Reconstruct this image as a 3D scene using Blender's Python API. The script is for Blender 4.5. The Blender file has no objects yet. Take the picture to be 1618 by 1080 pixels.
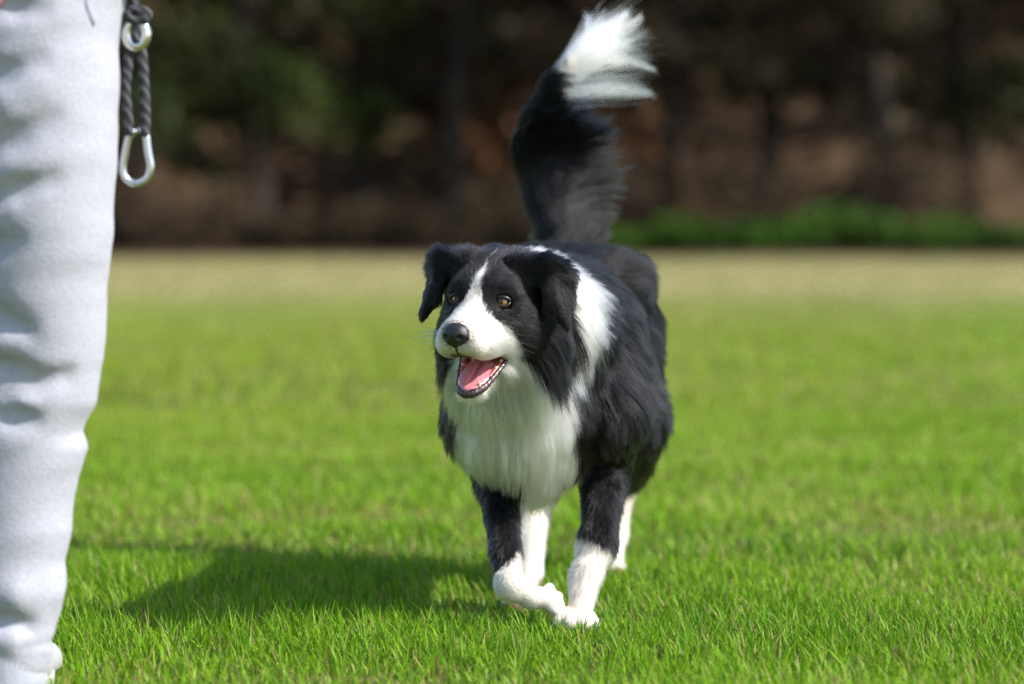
import bpy, math, random
import numpy as np
from mathutils import Vector, kdtree

# ------------------------------------------------------------------ camera, sky, sun, exposure
S = bpy.context.scene
COL = S.collection
F_PX = 4815.0          # focal length in pixels of the 1618 px wide photograph
CAM_H = 0.546          # camera height in metres
HOR = 345.0            # row of the horizon
cam_d = bpy.data.cameras.new('camera')
cam = bpy.data.objects.new('camera', cam_d); COL.objects.link(cam)
cam.location = (0, 0, CAM_H); cam.rotation_euler = (math.radians(90), 0, 0)
cam_d.sensor_width = 36.0; cam_d.lens = F_PX / 1618 * 36.0
cam_d.shift_y = -(540 - HOR) / 1618.0
cam_d.clip_start = 0.05; cam_d.clip_end = 2000
cam_d.dof.use_dof = True; cam_d.dof.focus_distance = 3.90; cam_d.dof.aperture_fstop = 2.8
S.camera = cam

SUN_EL, SUN_AZ = 42.0, 111.0       # azimuth measured from the view direction towards the right is 90; above 90 = behind the camera
a_ = math.radians(SUN_AZ); e_ = math.radians(SUN_EL)
SUN_DIR = Vector((math.sin(a_) * math.cos(e_), math.cos(a_) * math.cos(e_), math.sin(e_)))
W = bpy.data.worlds.new('World'); S.world = W; W.use_nodes = True
nt = W.node_tree; bg = nt.nodes['Background']
sky = nt.nodes.new('ShaderNodeTexSky'); sky.sky_type = 'NISHITA'; sky.sun_disc = False
sky.sun_elevation = e_; sky.sun_rotation = a_
nt.links.new(sky.outputs[0], bg.inputs[0]); bg.inputs[1].default_value = 0.15
sun_d = bpy.data.lights.new('sun', 'SUN'); sun = bpy.data.objects.new('sun', sun_d); COL.objects.link(sun)
sun_d.energy = 4.6; sun_d.angle = math.radians(0.5); sun_d.color = (1.0, 0.95, 0.87)
sun.rotation_euler = SUN_DIR.to_track_quat('Z', 'Y').to_euler(); sun.location = (3, 2, 6)
S.view_settings.view_transform = 'Standard'; S.view_settings.look = 'None'
S.view_settings.exposure = 0.60; S.view_settings.gamma = 1.0
S.render.engine = 'CYCLES'
S.cycles.max_bounces = 14; S.cycles.diffuse_bounces = 4; S.cycles.glossy_bounces = 10
S.cycles.transmission_bounces = 12; S.cycles.transparent_max_bounces = 6
S.cycles.use_denoising = True; S.cycles.denoising_prefilter = 'NONE'
S.cycles.sample_clamp_indirect = 4.0
S.cycles_curves.shape = 'RIBBONS'

RNG = np.random.default_rng(7)
random.seed(7)

def at(px, py, Y):
    return np.array([(px - 809.0) * Y / F_PX, Y, CAM_H - (py - HOR) * Y / F_PX])
def nrm(v):
    v = np.asarray(v, float); return v / (np.linalg.norm(v, axis=-1, keepdims=True) + 1e-12)

# ------------------------------------------------------------------ scene graph helpers
def tag(o, label=None, cat=None, group=None, kind=None):
    if label: o['label'] = label
    if cat: o['category'] = cat
    if group: o['group'] = group
    if kind: o['kind'] = kind
    return o
def empty(name, loc, label=None, cat=None, group=None):
    o = bpy.data.objects.new(name, None); COL.objects.link(o); o.location = loc
    o.empty_display_size = 0.1
    return tag(o, label, cat, group)
def link(name, data, parent=None):
    o = bpy.data.objects.new(name, data); COL.objects.link(o)
    if parent is not None:
        o.parent = parent
        r = parent
        off = Vector((0, 0, 0))
        while r is not None:
            off += r.location; r = r.parent
        o.location = -off        # geometry is authored in world coordinates
    return o
def np_mesh(name, V, faces, mat, parent=None, smooth=True, sizes=None, attrs=None):
    """V (n,3); faces (m,k) array, or flat loops plus sizes"""
    me = bpy.data.meshes.new(name)
    V = np.asarray(V, np.float32)
    faces = np.asarray(faces, np.int32)
    if sizes is None:
        m, k = faces.shape; loops = faces.ravel(); starts = np.arange(m, dtype=np.int32) * k
    else:
        loops = faces; sizes = np.asarray(sizes, np.int32)
        starts = np.concatenate([[0], np.cumsum(sizes)[:-1]]).astype(np.int32); m = len(sizes)
    me.vertices.add(len(V)); me.vertices.foreach_set('co', V.ravel())
    me.loops.add(len(loops)); me.loops.foreach_set('vertex_index', loops)
    me.polygons.add(m); me.polygons.foreach_set('loop_start', starts)
    me.update(calc_edges=True)
    me.polygons.foreach_set('use_smooth', np.full(m, bool(smooth)))
    for an, arr in (attrs or {}).items():
        at_ = me.attributes.new(an, 'FLOAT_COLOR', 'POINT')
        c = np.ones((len(V), 4), np.float32); c[:, :3] = arr
        at_.data.foreach_set('color', c.ravel())
    me.materials.append(mat)
    return link(name, me, parent)

# ------------------------------------------------------------------ materials
def new_mat(name):
    m = bpy.data.materials.new(name); m.use_nodes = True
    n = m.node_tree.nodes; b = n['Principled BSDF']
    return m, m.node_tree, b
def simple(name, col, rough=0.6, metal=0.0, noise=None, spec=0.5, bump=0.0, scale=20, coat=0.0, sss=0.0, sheen=0.0):
    m, t, b = new_mat(name)
    b.inputs['Base Color'].default_value = (*col, 1); b.inputs['Roughness'].default_value = rough
    b.inputs['Metallic'].default_value = metal; b.inputs['Specular IOR Level'].default_value = spec
    b.inputs['Coat Weight'].default_value = coat
    if coat: b.inputs['Coat Roughness'].default_value = 0.10
    if sss:
        b.inputs['Subsurface Weight'].default_value = sss
        b.inputs['Subsurface Radius'].default_value = (0.01, 0.003, 0.002)
        b.inputs['Subsurface Scale'].default_value = 1.0
    if sheen: b.inputs['Sheen Weight'].default_value = sheen
    if noise or bump:
        g = t.nodes.new('ShaderNodeNewGeometry')
        nz = t.nodes.new('ShaderNodeTexNoise'); nz.inputs['Scale'].default_value = scale
        nz.inputs['Detail'].default_value = 5
        t.links.new(g.outputs['Position'], nz.inputs['Vector'])
        if noise:
            r = t.nodes.new('ShaderNodeValToRGB')
            r.color_ramp.elements[0].position = 0.35; r.color_ramp.elements[1].position = 0.68
            r.color_ramp.elements[0].color = (*col, 1); r.color_ramp.elements[1].color = (*noise, 1)
            t.links.new(nz.outputs[0], r.inputs[0]); t.links.new(r.outputs[0], b.inputs['Base Color'])
        if bump:
            bp = t.nodes.new('ShaderNodeBump'); bp.inputs['Strength'].default_value = 1.0
            bp.inputs['Distance'].default_value = bump
            t.links.new(nz.outputs[0], bp.inputs['Height']); t.links.new(bp.outputs[0], b.inputs['Normal'])
    return m
def leaf_mat(name, attr='tint', trans=0.35, rough=0.45, spec=0.3):
    """thin leaves: diffuse + light passing through, colour from the leaf's own tint"""
    m, t, b = new_mat(name)
    a = t.nodes.new('ShaderNodeAttribute'); a.attribute_name = attr
    t.links.new(a.outputs['Color'], b.inputs['Base Color'])
    b.inputs['Roughness'].default_value = rough; b.inputs['Specular IOR Level'].default_value = spec
    tr = t.nodes.new('ShaderNodeBsdfTranslucent'); t.links.new(a.outputs['Color'], tr.inputs['Color'])
    mx = t.nodes.new('ShaderNodeMixShader'); mx.inputs[0].default_value = trans
    t.links.new(b.outputs[0], mx.inputs[1]); t.links.new(tr.outputs[0], mx.inputs[2])
    t.links.new(mx.outputs[0], t.nodes['Material Output'].inputs['Surface'])
    return m
def attr_mat(name, attr, rough=0.7, spec=0.3, bump=0.0, scale=60):
    m, t, b = new_mat(name)
    a = t.nodes.new('ShaderNodeAttribute'); a.attribute_name = attr
    t.links.new(a.outputs['Color'], b.inputs['Base Color'])
    b.inputs['Roughness'].default_value = rough; b.inputs['Specular IOR Level'].default_value = spec
    return m

# smooth pseudo-random fields from sums of sines
def sines(seed, freq, n=9):
    r = np.random.default_rng(seed)
    K = nrm(r.normal(size=(n, 3))) * freq * r.uniform(0.6, 1.6, (n, 1)); ph = r.uniform(0, 6.28, n)
    def f(P):
        return np.sin(np.asarray(P) @ K.T + ph).sum(1) / math.sqrt(n)
    return f

# ------------------------------------------------------------------ ground
def ground_height(X, Y):
    return 0.012 * np.sin(X * 1.7 + 0.5) * np.sin(Y * 1.1) * np.clip((np.asarray(Y) - 5) / 5, 0, 1)
def bank_height(X, Y):
    t = np.clip((Y - 53) / 22.0, 0, 1)
    return 9.0 * t * t * (3 - 2 * t) + (0.4 * np.sin(X * 0.35 + Y * 0.2) + 0.25 * np.sin(X * 0.9 + 1)) * np.clip((Y - 52) / 6, 0, 1)
def build_ground():
    m, t, b = new_mat('lawn_soil')
    b.inputs['Roughness'].default_value = 0.95; b.inputs['Specular IOR Level'].default_value = 0.1
    g = t.nodes.new('ShaderNodeNewGeometry')
    def noise(scale, detail=5):
        n = t.nodes.new('ShaderNodeTexNoise'); n.inputs['Scale'].default_value = scale
        n.inputs['Detail'].default_value = detail; t.links.new(g.outputs['Position'], n.inputs['Vector']); return n
    def ramp(src, p0, c0, p1, c1):
        r = t.nodes.new('ShaderNodeValToRGB'); e = r.color_ramp.elements
        e[0].position = p0; e[0].color = (*c0, 1); e[1].position = p1; e[1].color = (*c1, 1)
        t.links.new(src, r.inputs[0]); return r
    near = ramp(noise(22).outputs[0], 0.4, (0.06, 0.11, 0.012), 0.62, (0.16, 0.14, 0.045))
    far = ramp(noise(1.3, 8).outputs[0], 0.38, (0.15, 0.24, 0.02), 0.62, (0.30, 0.26, 0.08))
    sx = t.nodes.new('ShaderNodeSeparateXYZ'); t.links.new(g.outputs['Position'], sx.inputs[0])
    mr = t.nodes.new('ShaderNodeMapRange'); mr.inputs[1].default_value = 9; mr.inputs[2].default_value = 24
    t.links.new(sx.outputs['Y'], mr.inputs[0])
    mx = t.nodes.new('ShaderNodeMix'); mx.data_type = 'RGBA'
    t.links.new(mr.outputs[0], mx.inputs[0]); t.links.new(near.outputs[0], mx.inputs[6]); t.links.new(far.outputs[0], mx.inputs[7])
    dry = ramp(noise(0.9, 8).outputs[0], 0.3, (0.30, 0.27, 0.11), 0.7, (0.38, 0.34, 0.17))
    mr2 = t.nodes.new('ShaderNodeMapRange'); mr2.inputs[1].default_value = 14; mr2.inputs[2].default_value = 23.5
    t.links.new(sx.outputs['Y'], mr2.inputs[0])
    mx2 = t.nodes.new('ShaderNodeMix'); mx2.data_type = 'RGBA'
    t.links.new(mr2.outputs[0], mx2.inputs[0]); t.links.new(mx.outputs[2], mx2.inputs[6]); t.links.new(dry.outputs[0], mx2.inputs[7])
    wood = ramp(noise(0.7, 8).outputs[0], 0.35, (0.045, 0.029, 0.017), 0.7, (0.105, 0.068, 0.040))
    mr3 = t.nodes.new('ShaderNodeMapRange'); mr3.inputs[1].default_value = 40; mr3.inputs[2].default_value = 41.5
    t.links.new(sx.outputs['Y'], mr3.inputs[0])
    mx3 = t.nodes.new('ShaderNodeMix'); mx3.data_type = 'RGBA'
    t.links.new(mr3.outputs[0], mx3.inputs[0]); t.links.new(mx2.outputs[2], mx3.inputs[6]); t.links.new(wood.outputs[0], mx3.inputs[7])
    t.links.new(mx3.outputs[2], b.inputs['Base Color'])
    xs = np.concatenate([[-600, -300, -150, -80], np.arange(-45, 45.1, 1.0), [80, 150, 300, 600]])
    ys = np.concatenate([[-400, -150, -60, -20, -8], np.arange(-4, 80, 0.8), [100, 150, 300, 600, 900]])
    gx, gy = np.meshgrid(xs, ys)
    z = ground_height(gx, gy) + bank_height(gx, gy)
    V = np.stack([gx, gy, z], -1).reshape(-1, 3)
    ny, nx = gx.shape
    i = np.arange((ny - 1) * nx).reshape(ny - 1, nx)[:, :-1].ravel()
    o = np_mesh('ground', V, np.stack([i, i + 1, i + nx + 1, i + nx], 1), m)
    tag(o, 'flat grassy field reaching back to the foot of a bare wooded bank', 'ground', kind='structure')
build_ground()

# ------------------------------------------------------------------ grass
def blades(name, n, yr, hr, wr, segs, seed, label, dry=0.0, clump=0.0):
    r = np.random.default_rng(seed)
    # uniform over a trapezoid wider than the view
    Y = np.sqrt(r.uniform(yr[0] ** 2, yr[1] ** 2, n))
    hw = 0.205 * Y + 1.1
    X = r.uniform(-1, 1, n) * hw
    fpatch = sines(seed + 1, 5.0 if yr[0] < 9 else 0.8); ftall = sines(seed + 2, 9.0)
    P2 = np.stack([X, Y, 0 * X], 1)
    fbig = sines(77, 1.5)
    patch = fpatch(P2) * 0.8 + fbig(P2 * np.array([1, 0.45, 1])) * 0.7 * np.clip((Y - 4.2) / 2, 0, 1); tall = ftall(P2)
    # drop a few blades where the sward is thin
    keep = r.uniform(size=n) < np.clip(0.9 + 0.35 * tall, 0.35, 1); X, Y, patch, tall = X[keep], Y[keep], patch[keep], tall[keep]
    n = len(X)
    fbig = sines(77, 1.5)
    base = np.stack([X, Y, ground_height(X, Y) - 0.002], 1)
    h = r.uniform(hr[0], hr[1], n) * (0.85 + (0.24 if yr[0] < 9 else 0.08) * np.clip(tall, -2, 2)) * np.where(r.uniform(size=n) < 0.05, 1.45, 1)
    w = r.uniform(wr[0], wr[1], n)
    az = r.uniform(0, 2 * np.pi, n)
    lean = np.abs(r.normal(0.65, 0.5, n)); bend = r.uniform(0.2, 1.6, n)
    dirh = np.stack([np.cos(az), np.sin(az), 0 * az], 1)
    side_a = az + r.uniform(0.9, 2.2, n)
    side = np.stack([np.cos(side_a), np.sin(side_a), 0 * az], 1)
    rows = []
    p = base.copy(); ang = lean * 0.5
    for s in range(segs + 1):
        t = s / segs
        if s:
            d = dirh * np.sin(ang)[:, None]; d[:, 2] = np.cos(ang)
            p = p + d * (h / segs)[:, None]; ang = ang + (bend * 0.9 / segs)
        ww = w * (1 - t ** 1.7) * 0.5
        if s < segs:
            rows += [p - side * ww[:, None], p + side * ww[:, None]]
        else:
            rows += [p]
    k = 2 * segs + 1
    V = np.stack(rows, 1)                       # n,k,3
    g1 = np.array([0.050, 0.19, 0.007]); g2 = np.array([0.28, 0.50, 0.014]); g3 = np.array([0.52, 0.42, 0.16]); g4 = np.array([0.17, 0.10, 0.04])
    mixv = np.clip(r.uniform(0, 1, n) ** 0.8 * 0.8 + 0.16 * patch + 0.14 + 0.18 * np.clip((Y - 4.5) / 4, 0, 1), 0, 1)[:, None]
    c = g1 * (1 - mixv) + g2 * mixv
    isdry = (r.uniform(size=n) < np.clip(dry + 0.13 * np.clip(patch, 0, 2.5), 0, 0.9))
    c[isdry] = (g3 * 0.75 + c * 0.25)[isdry]
    isbr = r.uniform(size=n) < dry * 0.5; c[isbr] = g4
    if yr[1] > 6:
        olive = np.clip(0.20 + 0.28 * fbig(np.stack([X, Y, 0 * X], 1) * np.array([0.7, 0.22, 1])), 0, 0.72) * np.clip((Y - 5.2) / 3.5, 0, 1) * np.clip((24 - Y) / 6, 0, 1)
        c = c * (1 - olive[:, None]) + np.array([0.36, 0.33, 0.06]) * olive[:, None]
    if yr[1] > 15:
        f = np.clip((base[:, 1] - 14) / 9.5, 0, 1)[:, None] * 0.92
        c = c * (1 - f) + np.array([0.39, 0.355, 0.17]) * f
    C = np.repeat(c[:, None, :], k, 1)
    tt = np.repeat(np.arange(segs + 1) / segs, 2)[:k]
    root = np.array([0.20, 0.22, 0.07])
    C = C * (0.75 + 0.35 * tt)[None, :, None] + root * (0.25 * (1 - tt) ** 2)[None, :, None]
    o0 = np.arange(n)[:, None] * k
    quads = [o0 + np.array([[2 * s, 2 * s + 1, 2 * s + 3, 2 * s + 2]]) for s in range(segs - 1)]
    tri = o0 + np.array([[2 * segs - 2, 2 * segs - 1, 2 * segs]])
    loops = np.concatenate([q.ravel() for q in quads] + [tri.ravel()])
    sizes = np.concatenate([np.full(n * (segs - 1), 4), np.full(n, 3)])
    return V.reshape(-1, 3), loops, sizes, C.reshape(-1, 3)
def build_grass():
    parts = [blades('a', 135000, (3.25, 4.75), (0.020, 0.050), (0.0018, 0.0038), 3, 11, '', dry=0.06),
             blades('s', 75000, (3.25, 6.0), (0.010, 0.022), (0.0014, 0.003), 2, 15, '', dry=0.6),
             blades('b', 145000, (4.75, 8.5), (0.022, 0.046), (0.003, 0.0055), 2, 12, '', dry=0.09),
             blades('c', 125000, (8.5, 21.0), (0.025, 0.05), (0.007, 0.014), 2, 13, '', dry=0.16),
             blades('d', 60000, (21.0, 41.0), (0.02, 0.035), (0.02, 0.045), 2, 14, '', dry=0.3)]
    V, L, Sz, C = [], [], [], []; off = 0
    for v, l, s, c in parts:
        V.append(v); L.append(l + off); Sz.append(s); C.append(c); off += len(v)
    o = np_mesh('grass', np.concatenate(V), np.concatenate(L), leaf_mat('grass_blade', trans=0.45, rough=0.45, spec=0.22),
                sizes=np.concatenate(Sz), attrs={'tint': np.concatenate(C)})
    tag(o, 'short bright green lawn grass with scattered dry straw blades', 'grass', kind='stuff')
build_grass()

# ------------------------------------------------------------------ woodland behind the field
LEAF = leaf_mat('tree_leaf', trans=0.25, rough=0.6, spec=0.2)
BARK = simple('bark', (0.022, 0.015, 0.010), 0.95, noise=(0.032, 0.023, 0.015), scale=6)
def leaf_cloud(centres, radii, n, size, col, seed, squash=0.8):
    r = np.random.default_rng(seed)
    centres = np.asarray(centres, float); radii = np.asarray(radii, float)
    pk = r.choice(len(centres), n, p=radii ** 2 / (radii ** 2).sum())
    d = nrm(r.normal(size=(n, 3))); rad = r.uniform(0.35, 1.05, n) ** 0.7
    P = centres[pk] + d * (radii[pk] * rad)[:, None] * np.array([1, 1, squash])
    u = nrm(r.normal(size=(n, 3))); v = nrm(np.cross(u, r.normal(size=(n, 3))))
    s = (size * r.uniform(0.5, 1.3, n))[:, None]
    V = np.stack([P - u * s, P - v * s * 0.45, P + u * s, P + v * s * 0.45], 1)
    tone = r.uniform(0.8, 1.2, (n, 1)) * (1 + 0.25 * np.sin(P[:, :1] * 2 + seed))
    C = np.clip(np.array(col) * tone, 0, 1)
    return V.reshape(-1, 3), np.arange(4 * n).reshape(n, 4), np.repeat(C, 4, 0)
def tube(path, radii, nseg=8):
    path = np.asarray(path, float); V = []; Fq = []
    n = len(path)
    tang = nrm(np.gradient(path, axis=0))
    ref = np.array([0, 0, 1.0]) if abs(tang[0][2]) < 0.8 else np.array([1.0, 0, 0])
    a = nrm(np.cross(tang[0], ref))
    for i in range(n):
        a = nrm(a - tang[i] * np.dot(a, tang[i])); b = np.cross(tang[i], a)
        for k in range(nseg):
            t = 2 * math.pi * k / nseg
            V.append(path[i] + (a * math.cos(t) + b * math.sin(t)) * radii[i])
    for i in range(n - 1):
        for k in range(nseg):
            k2 = (k + 1) % nseg
            Fq.append([i * nseg + k, i * nseg + k2, (i + 1) * nseg + k2, (i + 1) * nseg + k])
    c0, c1 = len(V), len(V) + 1
    V += [path[0], path[-1]]
    for k in range(nseg):
        k2 = (k + 1) % nseg
        Fq.append([c0, k2, k, c0]); Fq.append([c1, (n - 1) * nseg + k, (n - 1) * nseg + k2, c1])
    loops, sizes = [], []
    for f in Fq:
        g = f[:3] if f[0] == f[3] else f
        loops += g; sizes.append(len(g))
    return np.array(V), loops, sizes
def join_tubes(tl):
    V, L, Sz = [], [], []; off = 0
    for v, l, s in tl:
        V.append(v); L += [q + off for q in l]; Sz += s; off += len(v)
    return np.concatenate(V), L, Sz
def gz(x, y):
    return float(ground_height(np.array(x), np.array(y)) + bank_height(np.array(float(x)), np.array(float(y))))
def build_tree(x, y, H, spread, col, seed, label, low=0.25):
    r = random.Random(seed); z0 = gz(x, y) - 0.15
    root = empty('tree', (x, y, z0), label, 'tree', 'trees along the back of the field')
    lean = r.uniform(-0.6, 0.6)
    tr = [(x + lean * t * t + 0.12 * math.sin(5 * t + seed), y + 0.1 * math.sin(4 * t), z0 + H * 0.92 * t) for t in np.linspace(0, 1, 9)]
    rt = H * 0.022 + 0.04
    tubes = [tube(tr, [rt * (1.25 if k == 0 else 1) * (1 - 0.85 * k / 8) for k in range(9)], 9)]
    cs, rs = [], []
    for k in range(15):
        t = low + (0.95 - low) * (k + r.random()) / 15
        i = min(int(t * 8), 7); a = np.array(tr[i]) * (1 - (t * 8 - i)) + np.array(tr[i + 1]) * (t * 8 - i)
        az = k * 2.4 + r.random(); ln = spread * (0.55 + 0.5 * r.random()) * (1 - 0.45 * abs(t - 0.55))
        e = a + np.array([math.cos(az) * ln, math.sin(az) * ln, ln * r.uniform(-0.15, 0.45)])
        mid = (a + e) / 2 + np.array([0, 0, 0.12 * ln])
        tubes.append(tube([a, mid, e], [rt * 0.35, rt * 0.22, rt * 0.06], 5))
        cs += [e, mid]; rs += [spread * r.uniform(0.28, 0.42), spread * r.uniform(0.18, 0.3)]
    V, L, Sz = join_tubes(tubes)
    np_mesh('trunk', V, L, BARK, root, sizes=Sz)
    v, f, c = leaf_cloud(cs, rs, 3000, 0.15, col, seed)
    np_mesh('crown', v, f, LEAF, root, smooth=False, attrs={'tint': c})
def build_shrub(x, y, R, H, col, seed, label, grp='shrubs at the foot of the trees'):
    r = random.Random(seed); z0 = gz(x, y) - 0.05
    root = empty('shrub', (x, y, z0), label, 'shrub', grp)
    tubes = []; cs, rs = [], []
    for k in range(7):
        az = k * 0.9 + r.random(); rr = R * r.uniform(0.3, 0.8)
        e = np.array([x + math.cos(az) * rr, y + math.sin(az) * rr, z0 + H * r.uniform(0.35, 0.85)])
        tubes.append(tube([(x + 0.05 * math.cos(az), y + 0.05 * math.sin(az), z0), ((x + e[0]) / 2, (y + e[1]) / 2, z0 + 0.6 * (e[2] - z0)), e], [0.03, 0.022, 0.01], 5))
        cs.append(e); rs.append(R * r.uniform(0.35, 0.6))
    V, L, Sz = join_tubes(tubes)
    np_mesh('stem', V, L, BARK, root, sizes=Sz)
    v, f, c = leaf_cloud(cs, rs, 2200, 0.075, col, seed, min(1, H / R))
    v[:, 2] = np.maximum(v[:, 2], z0 + 0.03)
    np_mesh('foliage', v, f, LEAF, root, smooth=False, attrs={'tint': c})

DG = (0.030, 0.041, 0.011); OL = (0.052, 0.043, 0.021); BR = (0.070, 0.047, 0.029); MG = (0.042, 0.062, 0.010); RB = (0.10, 0.055, 0.03)
TREES = [(-9.4, 50.5, 9, 2.6, DG, 'tall dark green tree left of all others, mostly hidden by the person'),
         (-6.2, 49.6, 8, 2.2, DG, 'dark green tree seen just right of the hanging leash'),
         (-4.3, 50.8, 9, 2.4, MG, 'leafy mid green tree standing above the leash side of the brown bank'),
         (-2.6, 52.4, 10, 2.1, OL, 'olive tree standing left of the dog, above a brown earth patch'),
         (-0.9, 51.0, 9, 2.3, OL, 'olive brown tree directly behind the head of the dog'),
         (0.9, 52.2, 10, 2.4, BR, 'brown leaved tree right behind the raised tail of the dog'),
         (2.6, 50.6, 8, 2.2, OL, 'dull olive tree just right of the white tail tip'),
         (4.3, 51.8, 10, 2.6, BR, 'rusty brown tree in the right half of the woods'),
         (6.1, 50.4, 9, 2.2, OL, 'olive tree above the brightest green shrubs'),
         (7.7, 51.6, 9, 2.3, BR, 'brown leaved tree near the right edge of the woods'),
         (9.6, 50.6, 9, 2.6, DG, 'dark green tree at the far right end of the row')]
for i, (x, y, H, sp, c, lb) in enumerate(TREES):
    build_tree(x, y, H, sp, c, 100 + i, lb, low=0.2 if i in (0, 1, 2) else 0.3)
BG = (0.050, 0.115, 0.009); DKG = (0.05, 0.036, 0.018); RUST = (0.085, 0.057, 0.034)
SHRUBS = [(-7.6, 48.4, 0.9, 0.7, RUST, 'low rusty brown shrub beside the hanging carabiner'),
          (-5.2, 48.9, 1.1, 1.2, RUST, 'rusty brown shrub below the green tree by the leash'),
          (-3.7, 48.2, 0.8, 0.55, DKG, 'very dark low shrub left of the dog'),
          (-1.9, 48.3, 1.1, 0.7, DKG, 'dark green shrub just left of the raised tail'),
          (0.2, 48.8, 1.1, 0.9, DKG, 'dark shrub hidden behind the dog and its tail'),
          (1.9, 48.0, 1.1, 0.36, BG, 'lowest green shrub, right beside the rump of the dog'),
          (2.9, 47.7, 1.0, 0.52, BG, 'second green shrub counting right from the rump of the dog'),
          (3.9, 48.1, 1.2, 0.45, BG, 'third green shrub counting right from the rump of the dog'),
          (4.9, 47.8, 1.2, 0.66, BG, 'tallest of the bright green shrubs at the field edge'),
          (6.0, 48.2, 1.1, 0.34, MG, 'dull mid green shrub right of the tallest bright one'),
          (7.1, 47.9, 1.2, 0.52, BG, 'green shrub next to last before the right picture edge'),
          (8.4, 48.0, 1.2, 0.45, BG, 'green shrub cut by the right edge of the picture'),
          (4.1, 49.8, 1.3, 1.9, RUST, 'tall reddish brown bush behind the bright green shrubs'),
          (6.4, 49.6, 1.1, 2.0, RUST, 'tall rusty bush toward the right edge, under olive leaves'),
          (1.9, 50.0, 1.2, 1.7, BR, 'dull brown bush just right of the tail'),
          (-7.9, 50.2, 1.2, 1.7, BR, 'dark brown bush at the left behind the leash')]
for i, (x, y, R, H, c, lb) in enumerate(SHRUBS):
    build_shrub(x, y, R, H, c, 300 + i, lb)
def build_woodland():
    r = np.random.default_rng(5)
    n = 700
    cx = r.uniform(-24, 24, n); cy = r.uniform(56, 74, n)
    cz = bank_height(cx, cy) + r.uniform(0.5, 11, n)
    C3 = np.stack([cx, cy, cz], 1)
    v, f, c = leaf_cloud(C3, r.uniform(0.8, 1.9, n), 42000, 0.34, (0.085, 0.064, 0.033), 77)
    # tint drifts between olive, brown and dark green over the wood
    q = np.repeat(np.sin(v[::4, 0] * 0.55 + 1.0) + np.sin(v[::4, 2] * 0.8 + v[::4, 0] * 0.2), 4)[:, None]
    c = c * (1 + 0.5 * np.clip(q, 0, 2) * np.array([1.0, 0.25, 0.3]))
    o = np_mesh('woodland', v, f, LEAF, smooth=False, attrs={'tint': c})
    tag(o, 'dense dark wood covering the bank behind the field', 'woodland', kind='stuff')
build_woodland()

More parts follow.
